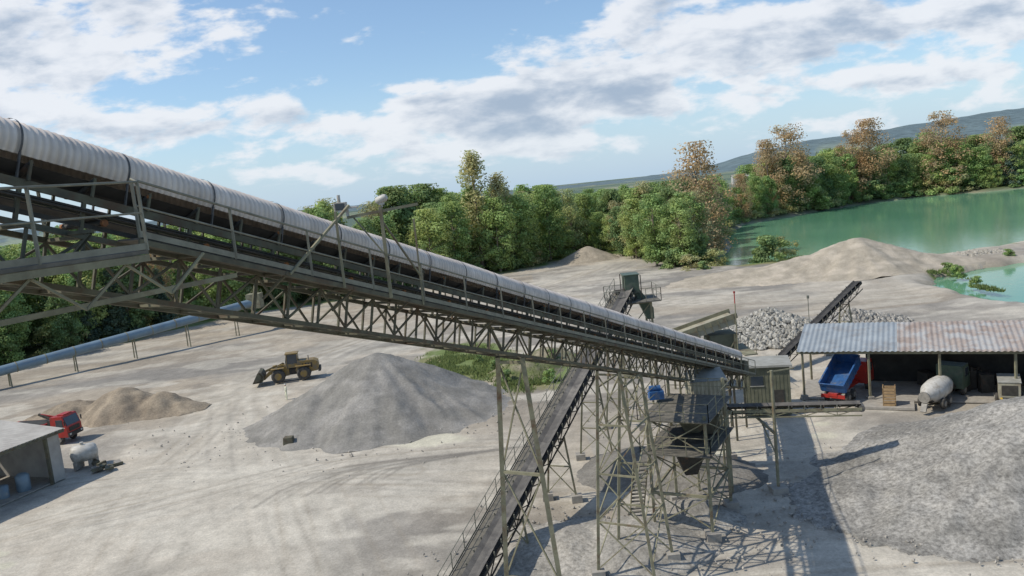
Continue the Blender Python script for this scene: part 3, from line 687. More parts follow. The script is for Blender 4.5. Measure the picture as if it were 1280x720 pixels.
mb=MB();mb.box(CP(S1-.6,0,1.75),(1.5,1.6,.9),0,Matrix((dv,lat,upv)).transposed());mb.cyl(CP(S1-.1,-.6,1.6),CP(S1-.1,.6,1.6),.3,1,14)
for s in (S1-4,S1-.5):
    for l in (-.6,.6):
        a=CP(s,l,0);mb.beam(a,V(a.x,a.y,-.1),.14,.14,0)
mb.obj('tail_station',['steel','belt'],main)
# mast with floodlight & camera
mast=empty('floodlight_mast')
mb=MB();b0=CP(9.6,1.42,1.0);mb.beam(b0,b0+V(0,0,2.6),.09,.09,0)
b1=CP(7.6,1.42,1.0);mb.beam(b1,b1+V(0,0,2.0),.06,.06,0);b2=CP(11.2,1.42,1.0);mb.beam(b2,b2+V(0,0,2.6),.05,.05,0)
top=b0+V(0,0,2.5);mb.beam(top+V(-.95,-.05,-.12),top+V(1.05,.05,.06),.08,.08,0,(0,0,1))
mb.beam(CP(5.6,1.42,1.05),CP(8.2,1.42,1.0)+V(0,0,2.3),.06,.06,0);mb.beam(b0+V(0,0,1.2),top+V(-.8,0,-.1),.04,.04,0)
mb.beam(CP(9.6,1.42,1.0)+V(0,0,2.2),CP(11.2,1.42,1.0)+V(0,0,.9),.045,.045,0)
mb.obj('mast_frame',['steel_l'],mast)
mb=MB();q=top+V(-.95,0,.03);mb.box(q+V(-.15,0,.17),(.34,.25,.24),0);mb.box(q+V(-.15,-.13,.17),(.26,.02,.18),1);mb.box(q+V(.02,0,-.02),(.08,.08,.2),0);mb.cyl(q+V(-.18,0,.28),q+V(-.18,0,.50),.05,0,8);mb.box(q+V(.15,0,.12),(.35,.1,.05),0)
mb.obj('floodlight',['white','glass'],mast,.01)
mb=MB();q=top+V(.05,0,.08);mb.cyl(q,q+V(0,0,.14),.03,0,8);mb.lathe(q+V(-.14,.02,.16),V(1,-.3,.35),[(0,.07),(.03,.11),(.28,.11),(.34,.07)],0,10);mb.box(q+V(0,0,.10),(.14,.14,.08),0)
mb.obj('dome_camera',['white'],mast)

def frame(mb,c,lt,ztop,tw,bw,zb=-.1,sec=.16,mat=0,step=3.2,foot=True):
    c=V(c[0],c[1],0);lt=Vector(lt)
    def P(g,z):
        t=(ztop-z)/(ztop-zb);return c+lt*g*(tw+(bw-tw)*t)+V(0,0,z)
    for g in (-1,1):
        mb.beam(P(g,zb),P(g,ztop),sec,sec,mat)
        if foot: mb.box(P(g,0)+V(0,0,.12),(.7,.7,.5),1)
    n=max(1,round((ztop-zb)/step));zz=[zb+.5+(ztop-zb-.7)*i/n for i in range(n+1)]
    for i,z in enumerate(zz):
        if i: mb.beam(P(-1,z),P(1,z),sec*.6,sec*.6,mat)
        if i<n:
            mb.beam(P(-1,z),P(1,zz[i+1]),.06,.06,mat);mb.beam(P(1,z)+V(0,.08,0),P(-1,zz[i+1])+V(0,.08,0),.06,.06,mat)
    return P,zz
def pt(s): a=CP(s,0,0);return a
tr1=empty('conveyor_trestle');mb=MB();s=LEN*.335;a=pt(s);frame(mb,a,lat*.93+V(.02,0,0),a.z-.07,.58,1.72,step=4.2,sec=.19)
mb.obj('trestle_frame',['steel_l','concrete'],tr1)
tr2=empty('conveyor_trestle');mb=MB()
Ps=[]
for s in (LEN*.515,LEN*.57):
    a=pt(s);Pz,zz=frame(mb,a,lat,a.z-.07,.6,1.6,step=2.6,sec=.15);Ps.append((Pz,zz))
for g in (-1,1):
    for i in range(4):
        z0=1+i*2.4;mb.beam(Ps[0][0](g,z0),Ps[1][0](g,z0+2.2),.06,.06,0);mb.beam(Ps[0][0](g,z0+2.2),Ps[1][0](g,z0+2.2),.08,.08,0)
mb.obj('trestle_frame',['steel_l','concrete'],tr2)
tr3=empty('conveyor_trestle');mb=MB()
for s in (LEN*.86,):
    a=pt(s);frame(mb,a,lat,a.z-.07,.6,1.1,step=2.4)
mb.obj('trestle_frame',['steel_l','concrete'],tr3)
# transfer tower
tw=empty('transfer_tower');mb=MB()
legs=[(7.0,45.2),(10.0,43.6),(12.2,47.6),(9.2,49.4)]
ztop=8.2
for x,y in legs:
    mb.beam((x,y,-.1),(x,y,ztop if (x,y)!=(10.0,43.6) else 7.2),.16,.16,0);mb.box((x,y,.1),(.8,.8,.5),1)
def ringb(z,sec,br=True):
    for i in range(4):
        a=V(*legs[i],z);b=V(*legs[(i+1)%4],z);mb.beam(a,b,sec,sec*1.3,0)
for z in (2.4,4.8,6.8): ringb(z,.12)
for i in range(4):
    a=V(*legs[i],0);b=V(*legs[(i+1)%4],0)
    for z0,z1 in ((.4,2.4),(2.4,4.8),(4.8,6.8)):
        mb.beam(a+V(0,0,z0),b+V(0,0,z1),.06,.06,0);mb.beam(b+V(0,0,z0)+V(.09,.09,0),a+V(0,0,z1)+V(.09,.09,0),.06,.06,0)
mb.obj('steel_frame',['steel_l','concrete'],tw)
mb=MB()
for z in (4.95,6.95):
    vs=[V(x,y,z)+(V(x,y,0)-V(9.6,46.4,0)).normalized()*.6 for x,y in legs];vs2=[v-V(0,0,.06) for v in vs]
    mb.add(vs+vs2,[(0,1,2,3),(7,6,5,4),(0,4,5,1),(1,5,6,2),(2,6,7,3),(3,7,4,0)],0)
    for i in range(4):
        a,b=vs[i],vs[(i+1)%4]
        for t in (0,.33,.66,1): mb.beam(a+(b-a)*t,a+(b-a)*t+V(0,0,1.05),.045,.045,1)
        for hh in (.55,1.05): mb.cyl(a+V(0,0,hh),b+V(0,0,hh),.022,1,6)
for i in range(14): mb.box((6.3+.0*i,47.5-.26*i,.3+.34*i),(.8,.26,.04),0)
for sx_ in (5.88,6.72): mb.beam((sx_,47.6,.2),(sx_,43.9,4.95),.05,.18,1)
mb.obj('platforms_and_stairs',['grating','steel_l'],tw)
mb=MB()
def hopper(mb,c,w,h,mat):
    c=V(*c);t=w/2;b=w*.18
    vs=[c+V(x*t,y*t,h) for x,y in((-1,-1),(1,-1),(1,1),(-1,1))]+[c+V(x*b,y*b,0) for x,y in((-1,-1),(1,-1),(1,1),(-1,1))]
    mb.add(vs,[(0,1,2,3),(7,6,5,4),(0,4,5,1),(1,5,6,2),(2,6,7,3),(3,7,4,0)],mat)
    mb.box(c+V(0,0,h+.35),(w,w,.7),mat)
hopper(mb,(9.6,46.6,2.8),2.0,1.9,0);hopper(mb,(9.9,46.6,5.2),1.7,1.0,1);mb.box((8.2,48.3,7.4),(.9,.7,.5),2);mb.cyl((7.8,48.3,7.8),(8.5,48.3,7.8),.18,2,12);mb.box((11.2,47.2,5.6),(.9,.9,1.1),1)
mb.obj('hoppers_and_drive',['steel_d','steel','blue'],tw)
def corr(mb,a,b,z0,z1,per,amp,mat):
    a=V(*a,0);b=V(*b,0);d=b-a;Ln=d.length;d.normalize();nn=V(-d.y,d.x,0);n=int(Ln/per*4);vs=[]
    for i in range(n+1):
        q=a+d*(Ln*i/n)+nn*amp*math.cos(i*math.pi/2);vs+=[(q.x,q.y,z0),(q.x,q.y,z1)]
    mb.add(vs,[(2*i,2*i+2,2*i+3,2*i+1) for i in range(n)],mat)
cl=empty('clad_drive_house');mb=MB()
cx,cy=11.9,51.2;w2=1.05
cr=[(cx-w2,cy-w2),(cx+w2,cy-w2-.2),(cx+w2+.2,cy+w2),(cx-w2,cy+w2)]
for i in range(4): corr(mb,cr[i],cr[(i+1)%4],5.2,7.4,.25,.03,0)
mb.add([(x+math.copysign(.15,x-cx),y+math.copysign(.15,y-cy),7.45+(.25 if y>cy else 0)) for x,y in cr]+[(x,y,5.18) for x,y in cr],[(0,1,2,3),(4,5,6,7)],1)
for x,y in cr: mb.beam((x,y,-.1),(x,y,5.2),.14,.14,2)
for i in range(4):
    a=V(*cr[i],0);b=V(*cr[(i+1)%4],0);mb.beam(a+V(0,0,.5),b+V(0,0,5.0),.06,.06,2);mb.beam(a+V(0,0,2.8),b+V(0,0,2.8),.08,.08,2)
mb.obj('clad_box',['beige','hutroof','steel_l'],cl)

def belt_conveyor(name,P,Q,wd=.55,walk=1,depth=.35,head=True,beltmat='belt_d',tr=(),rails=True,fl='steel_d'):
    P=V(*P);Q=V(*Q);d=(Q-P);Ln=d.length;d.normalize();lt=V(d.y,-d.x,0).normalized();u=lt.cross(d).normalized()
    def C_(s,l,h): return P+d*s+lt*l+u*h
    e=empty(name);mb=MB()
    for g in (-1,1):
        mb.beam(C_(0,g*(wd+.08),0),C_(Ln,g*(wd+.08),0),.08,.18,0,u)
        mb.beam(C_(0,g*(wd+.08),-depth-.3),C_(Ln,g*(wd+.08),-depth-.3),.07,.08,0,u)
        s=0;i=0
        while s<Ln-1:
            mb.beam(C_(s,g*(wd+.08),-.08),C_(s+1,g*(wd+.08),-depth-.26) if i%2 else C_(s,g*(wd+.08),-depth-.26),.05,.05,0,lt)
            if i%2==0: mb.beam(C_(s,g*(wd+.08),-depth-.26),C_(s+1,g*(wd+.08),-.08),.05,.05,0,lt)
            mb.beam(C_(s,g*(wd+.1),.05),C_(s,g*(wd+.14),.34),.06,.06,2,d)
            s+=1;i+=1
    s=.2
    while s<Ln:
        mb.cyl(C_(s,-.2,.1),C_(s,.2,.1),.055,1,6)
        for g in (-1,1): mb.cyl(C_(s,g*.2,.1),C_(s,g*(wd+.05),.27),.055,1,6)
        s+=1.0
    mb.obj('frame',[fl,'steel_d','galv'],e)
    mb=MB();pr=[(-wd,.33),(-.2,.18),(.2,.18),(wd,.33)]
    for (l0,h0),(l1,h1) in zip(pr[:-1],pr[1:]): mb.add([C_(0,l0,h0),C_(0,l1,h1),C_(Ln,l1,h1),C_(Ln,l0,h0)],[(0,1,2,3)],0)
    mb.beam(C_(0,0,-.2),C_(Ln,0,-.2),wd*1.8,.02,0,u)
    for s in (0,Ln): mb.cyl(C_(s,-wd,.0),C_(s,wd,.0),.22,0,14)
    mb.obj('belt',[beltmat],e)
    if walk:
        mb=MB();g=walk;l0=g*(wd+.5);mb.beam(C_(.5,l0,-.02),C_(Ln,l0,-.02),.62,.04,0,u)
        s=.6
        while s<Ln: mb.beam(C_(s,g*(wd+.12),-.12),C_(s,g*(wd+.85),-.06),.05,.05,1,u);s+=1.5
        if rails: rail(mb,C_,.5,Ln,g*(wd+.84),0,1.05,1.6,.02,1)
        mb.obj('walkway',['grating','galv'],e)
    mb=MB()
    for s in tr:
        a=C_(s,0,-depth-.3);
        if a.z>.4: frame(mb,a,lt,a.z,wd+.05,wd+.05+a.z*.12,step=2.5,sec=.13)
    if mb.v: mb.obj('supports',['steel_l','concrete'],e)
    return C_,Ln,e
belt_conveyor('inclined_belt_conveyor',(-4.9,36.5,.2),(10.3,70,11.0),.48,-1,.35,tr=(9,17,25,33))
hd=empty('conveyor_head_station');mb=MB()
hx,hy=10.5,70.4
mb.box((hx,hy,11.5),(1.25,1.7,1.6),0);mb.box((hx,hy,12.34),(1.45,1.9,.08),0)
mb.prism([(hx+.55,11.2),(hx+1.8,9.2),(hx+1.8,8.2),(hx+1.2,8.2),(hx+.2,10.6)],hy-.5,hy+.5,0)
mb.cyl((hx-.7,hy-.8,10.9),(hx-1.5,hy-.8,10.9),.25,1,12)
for x in (-.75,.75):
    for y in (-1.0,1.0): mb.beam((hx+x,hy+y,10.1),(hx+x,hy+y,12.3),.08,.08,1)
mb.obj('drive_housing',['green','steel_d'],hd,.02)
mb=MB();mb.box((hx,hy-.2,10.05),(4.4,4.2,.08),0)
for a,b in (((-2.2,-2.3),(-.9,-2.3)),((.9,-2.3),(2.2,-2.3)),((2.2,-2.3),(2.2,1.9)),((2.2,1.9),(-2.2,1.9)),((-2.2,1.9),(-2.2,-2.3))):
    a=V(hx+a[0],hy+a[1],10.1);b=V(hx+b[0],hy+b[1],10.1)
    for t in (0,.5,1): mb.beam(a+(b-a)*t,a+(b-a)*t+V(0,0,1.1),.05,.05,1)
    for z in (.55,1.1): mb.cyl(a+V(0,0,z),b+V(0,0,z),.025,1,6)
for x in (-1.4,1.4):
    for y in (-1.6,1.4): mb.beam((hx+x,hy+y,-.1),(hx+x,hy+y,10),.17,.17,2)
for z0 in (.3,3.5,6.7):
    for (a,b) in (((-1.4,-1.6),(1.4,-1.6)),((1.4,-1.6),(1.4,1.4)),((1.4,1.4),(-1.4,1.4)),((-1.4,1.4),(-1.4,-1.6))):
        mb.beam((hx+a[0],hy+a[1],z0),(hx+b[0],hy+b[1],z0+3.2),.07,.07,2);mb.beam((hx+a[0],hy+a[1],z0+3.2),(hx+b[0],hy+b[1],z0+3.2),.1,.1,2)
mb.obj('platform',['grating','galv','steel_l'],hd)
belt_conveyor('stacker_conveyor',(26.4,79,1.2),(39.2,90,6.2),.42,0,.40,tr=(8,14),beltmat='belt',fl='steel_d')
belt_conveyor('cross_conveyor',(9.0,54.6,4.4),(22.0,50.9,4.4),.40,0,.12,tr=(),beltmat='belt_d',fl='steel_l')
pl=empty('conveyor_support_post')
mb=MB();mb.cyl((15.75,49.3,-.1),(15.75,49.3,7.9),.10,0,10);mb.box((15.75,49.3,.05),(1.0,1.0,.4),1);mb.beam((15.75,49.3,3.75),(15.75,53.0,3.75),.14,.14,0);mb.beam((15.75,49.4,2.4),(15.75,52.0,3.7),.08,.08,0);mb.beam((15.5,49.3,7.8),(17.2,49.3,7.9),.07,.07,0)
mb.obj('post',['steel_l','concrete'],pl)

# screening plant
sp=empty('screening_plant');mb=MB()
rt=Matrix.Rotation(math.radians(-14),3,'Y')
mb.box((17.6,75,5.8),(6.2,2.4,.7),0,rt);mb.box((17.6,73.75,6.25),(6.4,.12,.5),1,rt);mb.box((17.6,76.25,6.25),(6.4,.12,.5),1,rt)
for k in range(9):
    c=V(17.6,73.66,5.9)+rt@V(-2.9+k*.72,0,0);mb.box(c,(.08,.08,.9),1,rt)
mb.box((19.4,75.4,4.4),(2.6,2.4,1.6),2);hopper(mb,(16.2,75,2.2),2.2,1.6,3)
for x in (14.9,17.6,20.4):
    for y in (73.9,76.2): mb.beam((x,y,-.1),(x,y,5.2),.18,.18,1)
for x0,x1 in ((14.9,17.6),(17.6,20.4)): mb.beam((x0,73.9,.3),(x1,73.9,4.6),.08,.08,1);mb.beam((x0,73.9,3.4),(x1,73.9,3.4),.12,.12,1)
mb.box((21.2,74.2,3.6),(1.2,5,.1),1)
for y in (71.8,74.2,76.6): mb.beam((21.7,y,3.6),(21.7,y,4.7),.05,.05,1)
mb.cyl((21.7,71.8,4.7),(21.7,76.6,4.7),.025,1,6)
mb.obj('screen_deck',['beige','steel_l','hut','steel_d'],sp)

hut=empty('control_hut',(20.7,66.4,0),math.radians(-14));mb=MB()
mb.box((0,0,2.0),(3.7,3.0,4.1),0);mb.box((0,0,4.16),(4.1,3.5,.18),1)
mb.box((-.8,-1.52,2.9),(1.0,.06,.8),2);mb.box((-.8,-1.53,2.46),(1.15,.10,.07),1);mb.box((.9,-1.52,1.1),(.85,.06,2.0),3);mb.box((1.87,.1,2.9),(.06,1.0,.8),2)
for x in np.arange(-1.7,1.8,.3): mb.box((x,-1.51,2.0),(.03,.04,4.0),0)
mb.obj('hut_body',['hut','hutroof','glass','steel_d'],hut,.01)
ms_=empty('signal_mast');mb=MB();mb.cyl((20.5,73.5,-.1),(20.5,73.5,8.2),.05,0,8);mb.cyl((20.5,73.5,8.2),(20.5,73.5,9.2),.05,1,8);mb.box((20.5,73.5,9.25),(.16,.16,.18),1);mb.obj('mast',['steel_l','red'],ms_)
ms_=empty('antenna_mast');mb=MB();mb.cyl((29.0,78,-.1),(29.0,78,7.4),.04,0,8);mb.box((29,78,7.3),(.2,.2,.3),0);mb.obj('mast',['galv'],ms_)

# ---------------------------------------------------------------- open shed right
shed=empty('open_vehicle_shed');A=V(24.3,68.6,0);fd=V(14.7,-7.3,0).normalized();ind=V(-fd.y,fd.x,0)
def SP(s,t,z): return A+fd*s+ind*t+V(0,0,z)
SL=30;DP=6.4;zf_,zb_=4.25,5.2
mb=MB();per=.42
bounds=[(0,3.4,0),(3.4,7.9,0),(7.9,12.0,1),(12.0,16.1,1),(16.1,20,1),(20,SL,0)]
for bi,(a,b,m) in enumerate(bounds):
    n=int((b-a)/per*6);vs=[]
    for i in range(n+1):
        s=a+(b-a)*i/n;zz=.035*math.cos(s/per*2*math.pi)+.02*(bi%2)
        for t in (-.5+.05*(bi%3),DP/2,DP+.3): vs.append(SP(s,t,zf_+(zb_-zf_)*t/DP+zz+.12))
    mb.add(vs,[(3*i+j,3*i+3+j,3*i+4+j,3*i+1+j) for i in range(n) for j in (0,1)],m)
mb.obj('corrugated_roof',['zinc','rustroof'],shed)
mb=MB()
mb.beam(SP(0,0,zf_-.12),SP(SL,0,zf_-.12),.14,.24,0);mb.beam(SP(0,DP,zb_-.12),SP(SL,DP,zb_-.12),.14,.24,0)
s=0.4
while s<SL:
    mb.beam(SP(s,0,-.1),SP(s,0,zf_-.24),.16,.16,0);mb.beam(SP(s,DP,-.1),SP(s,DP,zb_-.24),.16,.16,0);mb.beam(SP(s,.08,zf_-.12),SP(s,DP-.08,zb_-.14),.1,.2,0)
    mb.box(SP(s,0,.1),(.5,.5,.4),1);s+=5.3
mb.obj('frame',['steel_l','concrete'],shed)
mb=MB();mb.beam(SP(5.2,DP-.2,1.9),SP(SL,DP-.2,1.9),.12,4.0,0);mb.beam(SP(0,DP/2,-.03),SP(SL,DP/2,-.03),DP,.1,1)  # rear wall coloured near-black to give a shaded interior
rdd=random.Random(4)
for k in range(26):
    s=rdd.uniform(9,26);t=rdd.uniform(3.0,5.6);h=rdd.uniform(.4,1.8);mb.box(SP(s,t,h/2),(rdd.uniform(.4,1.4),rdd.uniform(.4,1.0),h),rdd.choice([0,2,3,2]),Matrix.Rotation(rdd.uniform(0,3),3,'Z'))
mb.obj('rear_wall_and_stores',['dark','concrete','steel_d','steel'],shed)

# ---------------------------------------------------------------- vehicles
def wheel(mb,x,y,r,w,tm,hm,side=1):
    mb.lathe((x,y-w/2,r),(0,1,0),[(0,r*.80),(w*.12,r*.97),(w*.3,r),(w*.7,r),(w*.88,r*.97),(w,r*.80)],tm,20)
    for yy in (y-w/2-.02,y+w/2+.02): mb.cyl((x,yy-.03,r),(x,yy+.03,r),r*.5,hm,14)
ld_=empty('wheel_loader',(-28.6,98.6,-.05),math.radians(190))
mb=MB()
for x in (-1.6,1.5):
    for y in (-1.05,1.05): wheel(mb,x,y,.86,.62,0,1)
mb.obj('wheels',['tyre','yellow'],ld_)
mb=MB()
mb.prism([(-3.3,.95),(-3.45,1.3),(-3.4,2.1),(-2.9,2.35),(-1.0,2.4),(-.6,1.2),(-.9,.8)],-.85,.85,0)
mb.prism([(-.7,.75),(-.7,1.5),(.3,1.5),(.3,.75)],-.5,.5,2)
mb.prism([(.2,.7),(.2,1.5),(.9,2.05),(1.5,1.7),(2.2,.9),(2.0,.6)],-.55,.55,0)
for g in (-1,1):
    mb.box((-1.6,g*1.05,1.82),(1.9,.62,.10),0)
    mb.box((1.5,g*1.05,1.82),(1.6,.6,.08),0)
    mb.prism([(.7,2.1),(.95,2.25),(2.6,1.5),(3.4,.75),(3.25,.5),(2.4,1.15)],g*.55-.08,g*.55+.08,0)
    mb.cyl((1.0,g*.3,1.3),(2.5,g*.5,1.15),.08,3,8)
    for k in range(4): mb.box((-2.6+k*.35,g*.86,1.75),(.2,.03,.6),2)
mb.prism([(1.5,1.9),(1.7,2.15),(3.1,1.65),(3.0,1.4)],-.1,.1,0)
mb.box((-3.5,0,1.05),(.3,1.7,.5),2)
mb.cyl((-2.3,.5,2.35),(-2.3,.5,2.95),.07,3,8)
mb.obj('body',['yellow','glass','steel_d','hub'],ld_,.03)
mb=MB()
mb.prism([(-.95,2.3),(-1.0,3.3),(.35,3.3),(.55,2.4),(.4,1.6),(-.7,1.6)],-.68,.68,1)
mb.box((-.32,0,3.38),(1.6,1.5,.14),0)
for x in (-.97,.42):
    for g in (-1,1): mb.beam((x,g*.70,1.6),(x-(.1 if x>0 else 0),g*.70,3.3),.09,.09,0)
mb.box((-.3,-.70,1.9),(1.2,.05,.5),0);mb.box((-.3,.70,1.9),(1.2,.05,.5),0)
mb.obj('cab',['yellow','glass'],ld_,.02)
mb=MB()
pr=[(3.3,.35),(3.2,.9),(3.45,1.35),(3.8,1.5),(3.62,1.15),(3.5,.8),(3.75,.38),(4.6,.22),(4.6,.15),(3.6,.18)]
mb.prism(pr,-1.5,1.5,0)
for g in (-1.5,1.46): mb.prism([(3.4,.2),(3.25,.9),(3.5,1.4),(3.85,1.45),(4.6,.2)],g,g+.04,0)
bo=mb.obj('bucket',['steel'],ld_);bo.location=(0,0,.25)

def truck_cab(mb,x,w,h0,h1,ln,pm,gm_):
    mb.prism([(x,h0),(x,h1),(x+ln*.75,h1+.05),(x+ln*.98,h0+(h1-h0)*.48),(x+ln,h0)],-w/2,w/2,pm)
    for g in (-1,1): mb.box((x+ln*.55,g*(w/2+.012),h0+(h1-h0)*.68),(ln*.42,.03,(h1-h0)*.36),gm_)
    sl=math.atan2(ln*.23,(h1-h0)*.52);mb.box((x+ln*.88,0,h0+(h1-h0)*.74),(.04,w*.88,(h1-h0)*.42),gm_,Matrix.Rotation(-sl,3,'Y'))
    mb.box((x+ln+.05,0,h0+.25),(.14,w,.4),2);mb.box((x+ln+.01,0,h0+.8),(.04,w*.7,.45),2)
    for g in (-1,1): mb.box((x+ln*.95,g*(w/2+.18),h0+(h1-h0)*.7),(.08,.15,.5),2);mb.box((x+ln+.1,g*w*.38,h0+.3),(.06,.3,.2),5)
rt_=empty('red_truck',(-49.2,80.2,-.05),math.radians(-8));rt_.scale=(.88,.92,.95)
mb=MB()
for x in (-2.9,-1.6,2.7):
    for y in (-1.0,1.0): wheel(mb,x,y,.52,.32,0,1)
mb.obj('wheels',['tyre','hub'],rt_)
mb=MB();mb.box((-.2,0,.95),(7.2,.85,.28),2);truck_cab(mb,1.9,2.4,.75,3.0,2.0,0,1)
mb.prism([(-3.9,1.2),(-4.1,2.3),(1.1,2.3),(1.1,1.2)],-1.2,1.2,0)
mb.box((-1.45,0,2.31),(4.6,2.1,.04),4)  # dark sheet on the solid body paints a shaded hollow
for x in np.arange(-3.6,1.0,.75):
    for g in (-1,1): mb.box((x,g*1.22,1.75),(.1,.08,1.05),0)
mb.box((1.45,0,1.8),(.5,1.6,1.6),2);mb.beam((1.45,0,2.4),(-.6,.3,3.1),.22,.25,2);mb.beam((-.6,.3,3.1),(1.2,.4,2.7),.16,.2,0)
mb.box((-.3,0,.6),(1.6,2.2,.4),2);mb.box((2.9,0,3.1),(.8,1.4,.1),0)
mb.obj('body',['red','glass','steel_d','hub','dark','white'],rt_,.03)
bt=empty('blue_tipper_truck',(28.4,68.2,0),math.radians(46));bt.scale=(.88,.88,.88)
mb=MB()
for x in (-2.6,-1.3,2.6):
    for y in (-1.0,1.0): wheel(mb,x,y,.52,.34,0,1)
mb.obj('wheels',['tyre','hub'],bt)
mb=MB();mb.box((-.1,0,.95),(7.4,.9,.3),3);truck_cab(mb,1.9,2.4,.75,3.0,2.0,3,1)
mb.box((-3.7,0,.8),(.12,2.3,.35),3)
R_=Matrix.Rotation(math.radians(-24),3,'Y')
def tb(c,s,m): c=R_@(V(*c)-V(-3.4,0,1.2))+V(-3.4,0,1.2);mb.box(c,s,m,R_)
tb((-1.2,0,1.25),(4.6,2.3,.12),0)
for g in (-1,1):
    tb((-1.2,g*1.15,1.75),(4.6,.08,.95),0)
    for x in np.arange(-3.4,1.1,.72): tb((x,g*1.21,1.75),(.12,.08,1.0),0)
    tb((-1.2,g*1.18,2.25),(4.7,.16,.12),0)
tb((1.1,0,1.8),(.1,2.3,1.2),0);tb((-3.5,0,1.7),(.08,2.3,.9),0);tb((-3.56,0,2.15),(.1,2.4,.12),0)
mb.cyl((.9,0,1.1),(.9,0,2.6),.12,4,10)
mb.obj('body',['blue','glass','steel_d','red','hub','white'],bt,.02)
mx_=empty('concrete_mixer_truck',(34.4,63.9,0),math.radians(42));mx_.scale=(.86,.86,.86)
mb=MB()
for x in (-2.6,-1.3,2.6):
    for y in (-1.0,1.0): wheel(mb,x,y,.52,.34,0,1)
mb.obj('wheels',['tyre','hub'],mx_)
mb=MB();mb.box((-.1,0,.95),(7.4,.9,.3),2);truck_cab(mb,1.9,2.4,.75,3.0,2.0,0,1)
for x in (-2.9,1.2):
    for g in (-1,1): mb.beam((x,g*.8,1.1),(x,g*.3,1.9),.1,.1,2)
mb.obj('chassis_and_cab',['green','glass','steel_d','hub','dark','white'],mx_,.02)
mb=MB();mb.lathe((-4.3,0,1.45),(1,0,.02),[(0,.35),(.4,.55),(1.6,1.0),(2.8,1.08),(4.2,1.0),(5.0,.75),(5.3,.3)],0,24)
mb.lathe((-4.5,0,1.42),(1,0,.02),[(0,.52),(.15,.52),(.15,.44)],1,18)
mb.prism([(-4.4,.9),(-4.9,.2),(-4.75,.1),(-4.2,.8)],-.25,.25,1)
mb.obj('drum',['white','hub'],mx_)
tr_=empty('tool_trailer',(38.6,61.8,0),math.radians(60));mb=MB();mb.box((0,0,1.25),(2.6,1.5,1.3),0);mb.box((0,0,1.95),(2.7,1.6,.1),1);mb.beam((1.3,0,.55),(2.6,0,.5),.1,.1,2);mb.box((0,0,.55),(2.6,1.0,.12),2);mb.box((-1.32,0,1.3),(.04,1.1,.8),2)
for g in (-.85,.85): wheel(mb,0,g,.36,.24,3,1)
mb.obj('trailer_body',['beige','hutroof','steel_d','tyre'],tr_,.02)
yb=empty('yellow_skip',(38.9,59.8,0),math.radians(-26));mb=MB();mb.prism([(-1.6,.0),(-1.9,.7),(1.9,.7),(1.6,.0)],-.8,.8,0);mb.box((0,0,.71),(3.5,1.4,.03),1);mb.box((0,-.83,.66),(3.9,.08,.1),0)  # dark sheet on top paints the shaded inside of the skip
M['yel2']=mk('skip_yellow',(.62,.40,.04),(.50,.32,.04),2,.5);mb.obj('skip_body',['yel2','dark'],yb,.02)
cb=empty('wooden_crate',(30.0,63.9,0),math.radians(-26));mb=MB()
for i in range(6): mb.box((0,-.42,.2+i*.26),(.95,.04,.2),0);mb.box((0,.42,.2+i*.26),(.95,.04,.2),0);mb.box((-.47,0,.2+i*.26),(.04,.8,.2),0);mb.box((.47,0,.2+i*.26),(.04,.8,.2),0)
for x in (-.45,.45):
    for y in (-.4,.4): mb.beam((x,y,0),(x,y,1.7),.08,.08,0)
mb.obj('crate_boards',['wood'],cb)
mb=MB();mb.box((29.8,64.4,-.02),(4.5,2.2,.25),0,Matrix.Rotation(math.radians(-26),3,'Z'));mb.obj('concrete_pad',['concrete'],None,.03)

# ---------------------------------------------------------------- left shed
ls=empty('storage_shed');A=V(-40.4,67.6,0);fd2=V(-.33,-.945,0).normalized();in2=V(-.945,.33,0)
def QP(s,t,z): return A+fd2*s+in2*t+V(0,0,z)
mb=MB();Ls=14;Dp=10
n=int(Ls/.35*4);vs=[]
for i in range(n+1):
    s=-.4+(Ls+.4)*i/n;zz=.03*math.cos(i*math.pi/2)
    for t in (-.5,Dp/2,Dp+.3): vs.append(QP(s,t,4.35+.10*t+zz))
mb.add(vs,[(3*i+j,3*i+3+j,3*i+4+j,3*i+1+j) for i in range(n) for j in (0,1)],0)
mb.obj('roof',['asb'],ls)
mb=MB();mb.beam(QP(0,0.05,2.1),QP(0,Dp,2.1),.2,4.4,0)
mb.beam(QP(.1,Dp,2.1),QP(Ls,Dp,2.1),.2,4.4,0)
mb.beam(QP(-.3,-.42,4.2),QP(Ls,-.42,4.2),.08,.3,2)
for s in (1.3,6.5,11.8): mb.beam(QP(s,0,-.1),QP(s,0,4.2),.25,.25,2)
mb.beam(QP(.1,.05,2.05),QP(1.3,.05,2.05),.12,4.2,0)
mb.beam(QP(0,Dp/2,-.03),QP(Ls,Dp/2,-.03),Dp-.3,.1,1)
mb.beam(QP(.2,Dp-.3,2.0),QP(Ls,Dp-.3,2.0),.1,3.8,3)  # dark sheet before the back wall paints the shed's inner shade
mb.obj('walls_and_frame',['asb','concrete','steel','dark'],ls)
mb=MB();c=QP(3.0,1.2,0);mb.lathe(c,(0,0,1),[(0,.5),(.1,.55),(1.3,.55),(1.5,.35),(1.55,.1)],0,14);c=QP(4.6,1.5,0);mb.lathe(c,(0,0,1),[(0,.4),(1.0,.42),(1.1,.2)],0,14);mb.obj('storage_barrels',['pipe'],ls)
tk=empty('horizontal_fuel_tank');mb=MB();a=V(-41.0,69.8,1.25);mb.lathe(a,(.85,.5,0),[(0,.1),(.12,.55),(.3,.78),(2.0,.78),(2.2,.55),(2.3,.1)],0,20)
for k in (.6,1.8):
    q=a+V(.85,.5,0).normalized()*k;mb.box((q.x,q.y,.3),(.3,1.3,.7),1)
mb.cyl(a+V(.9,.6,.7),a+V(.9,.6,1.0),.16,0,10);mb.obj('tank_shell',['white','concrete'],tk)
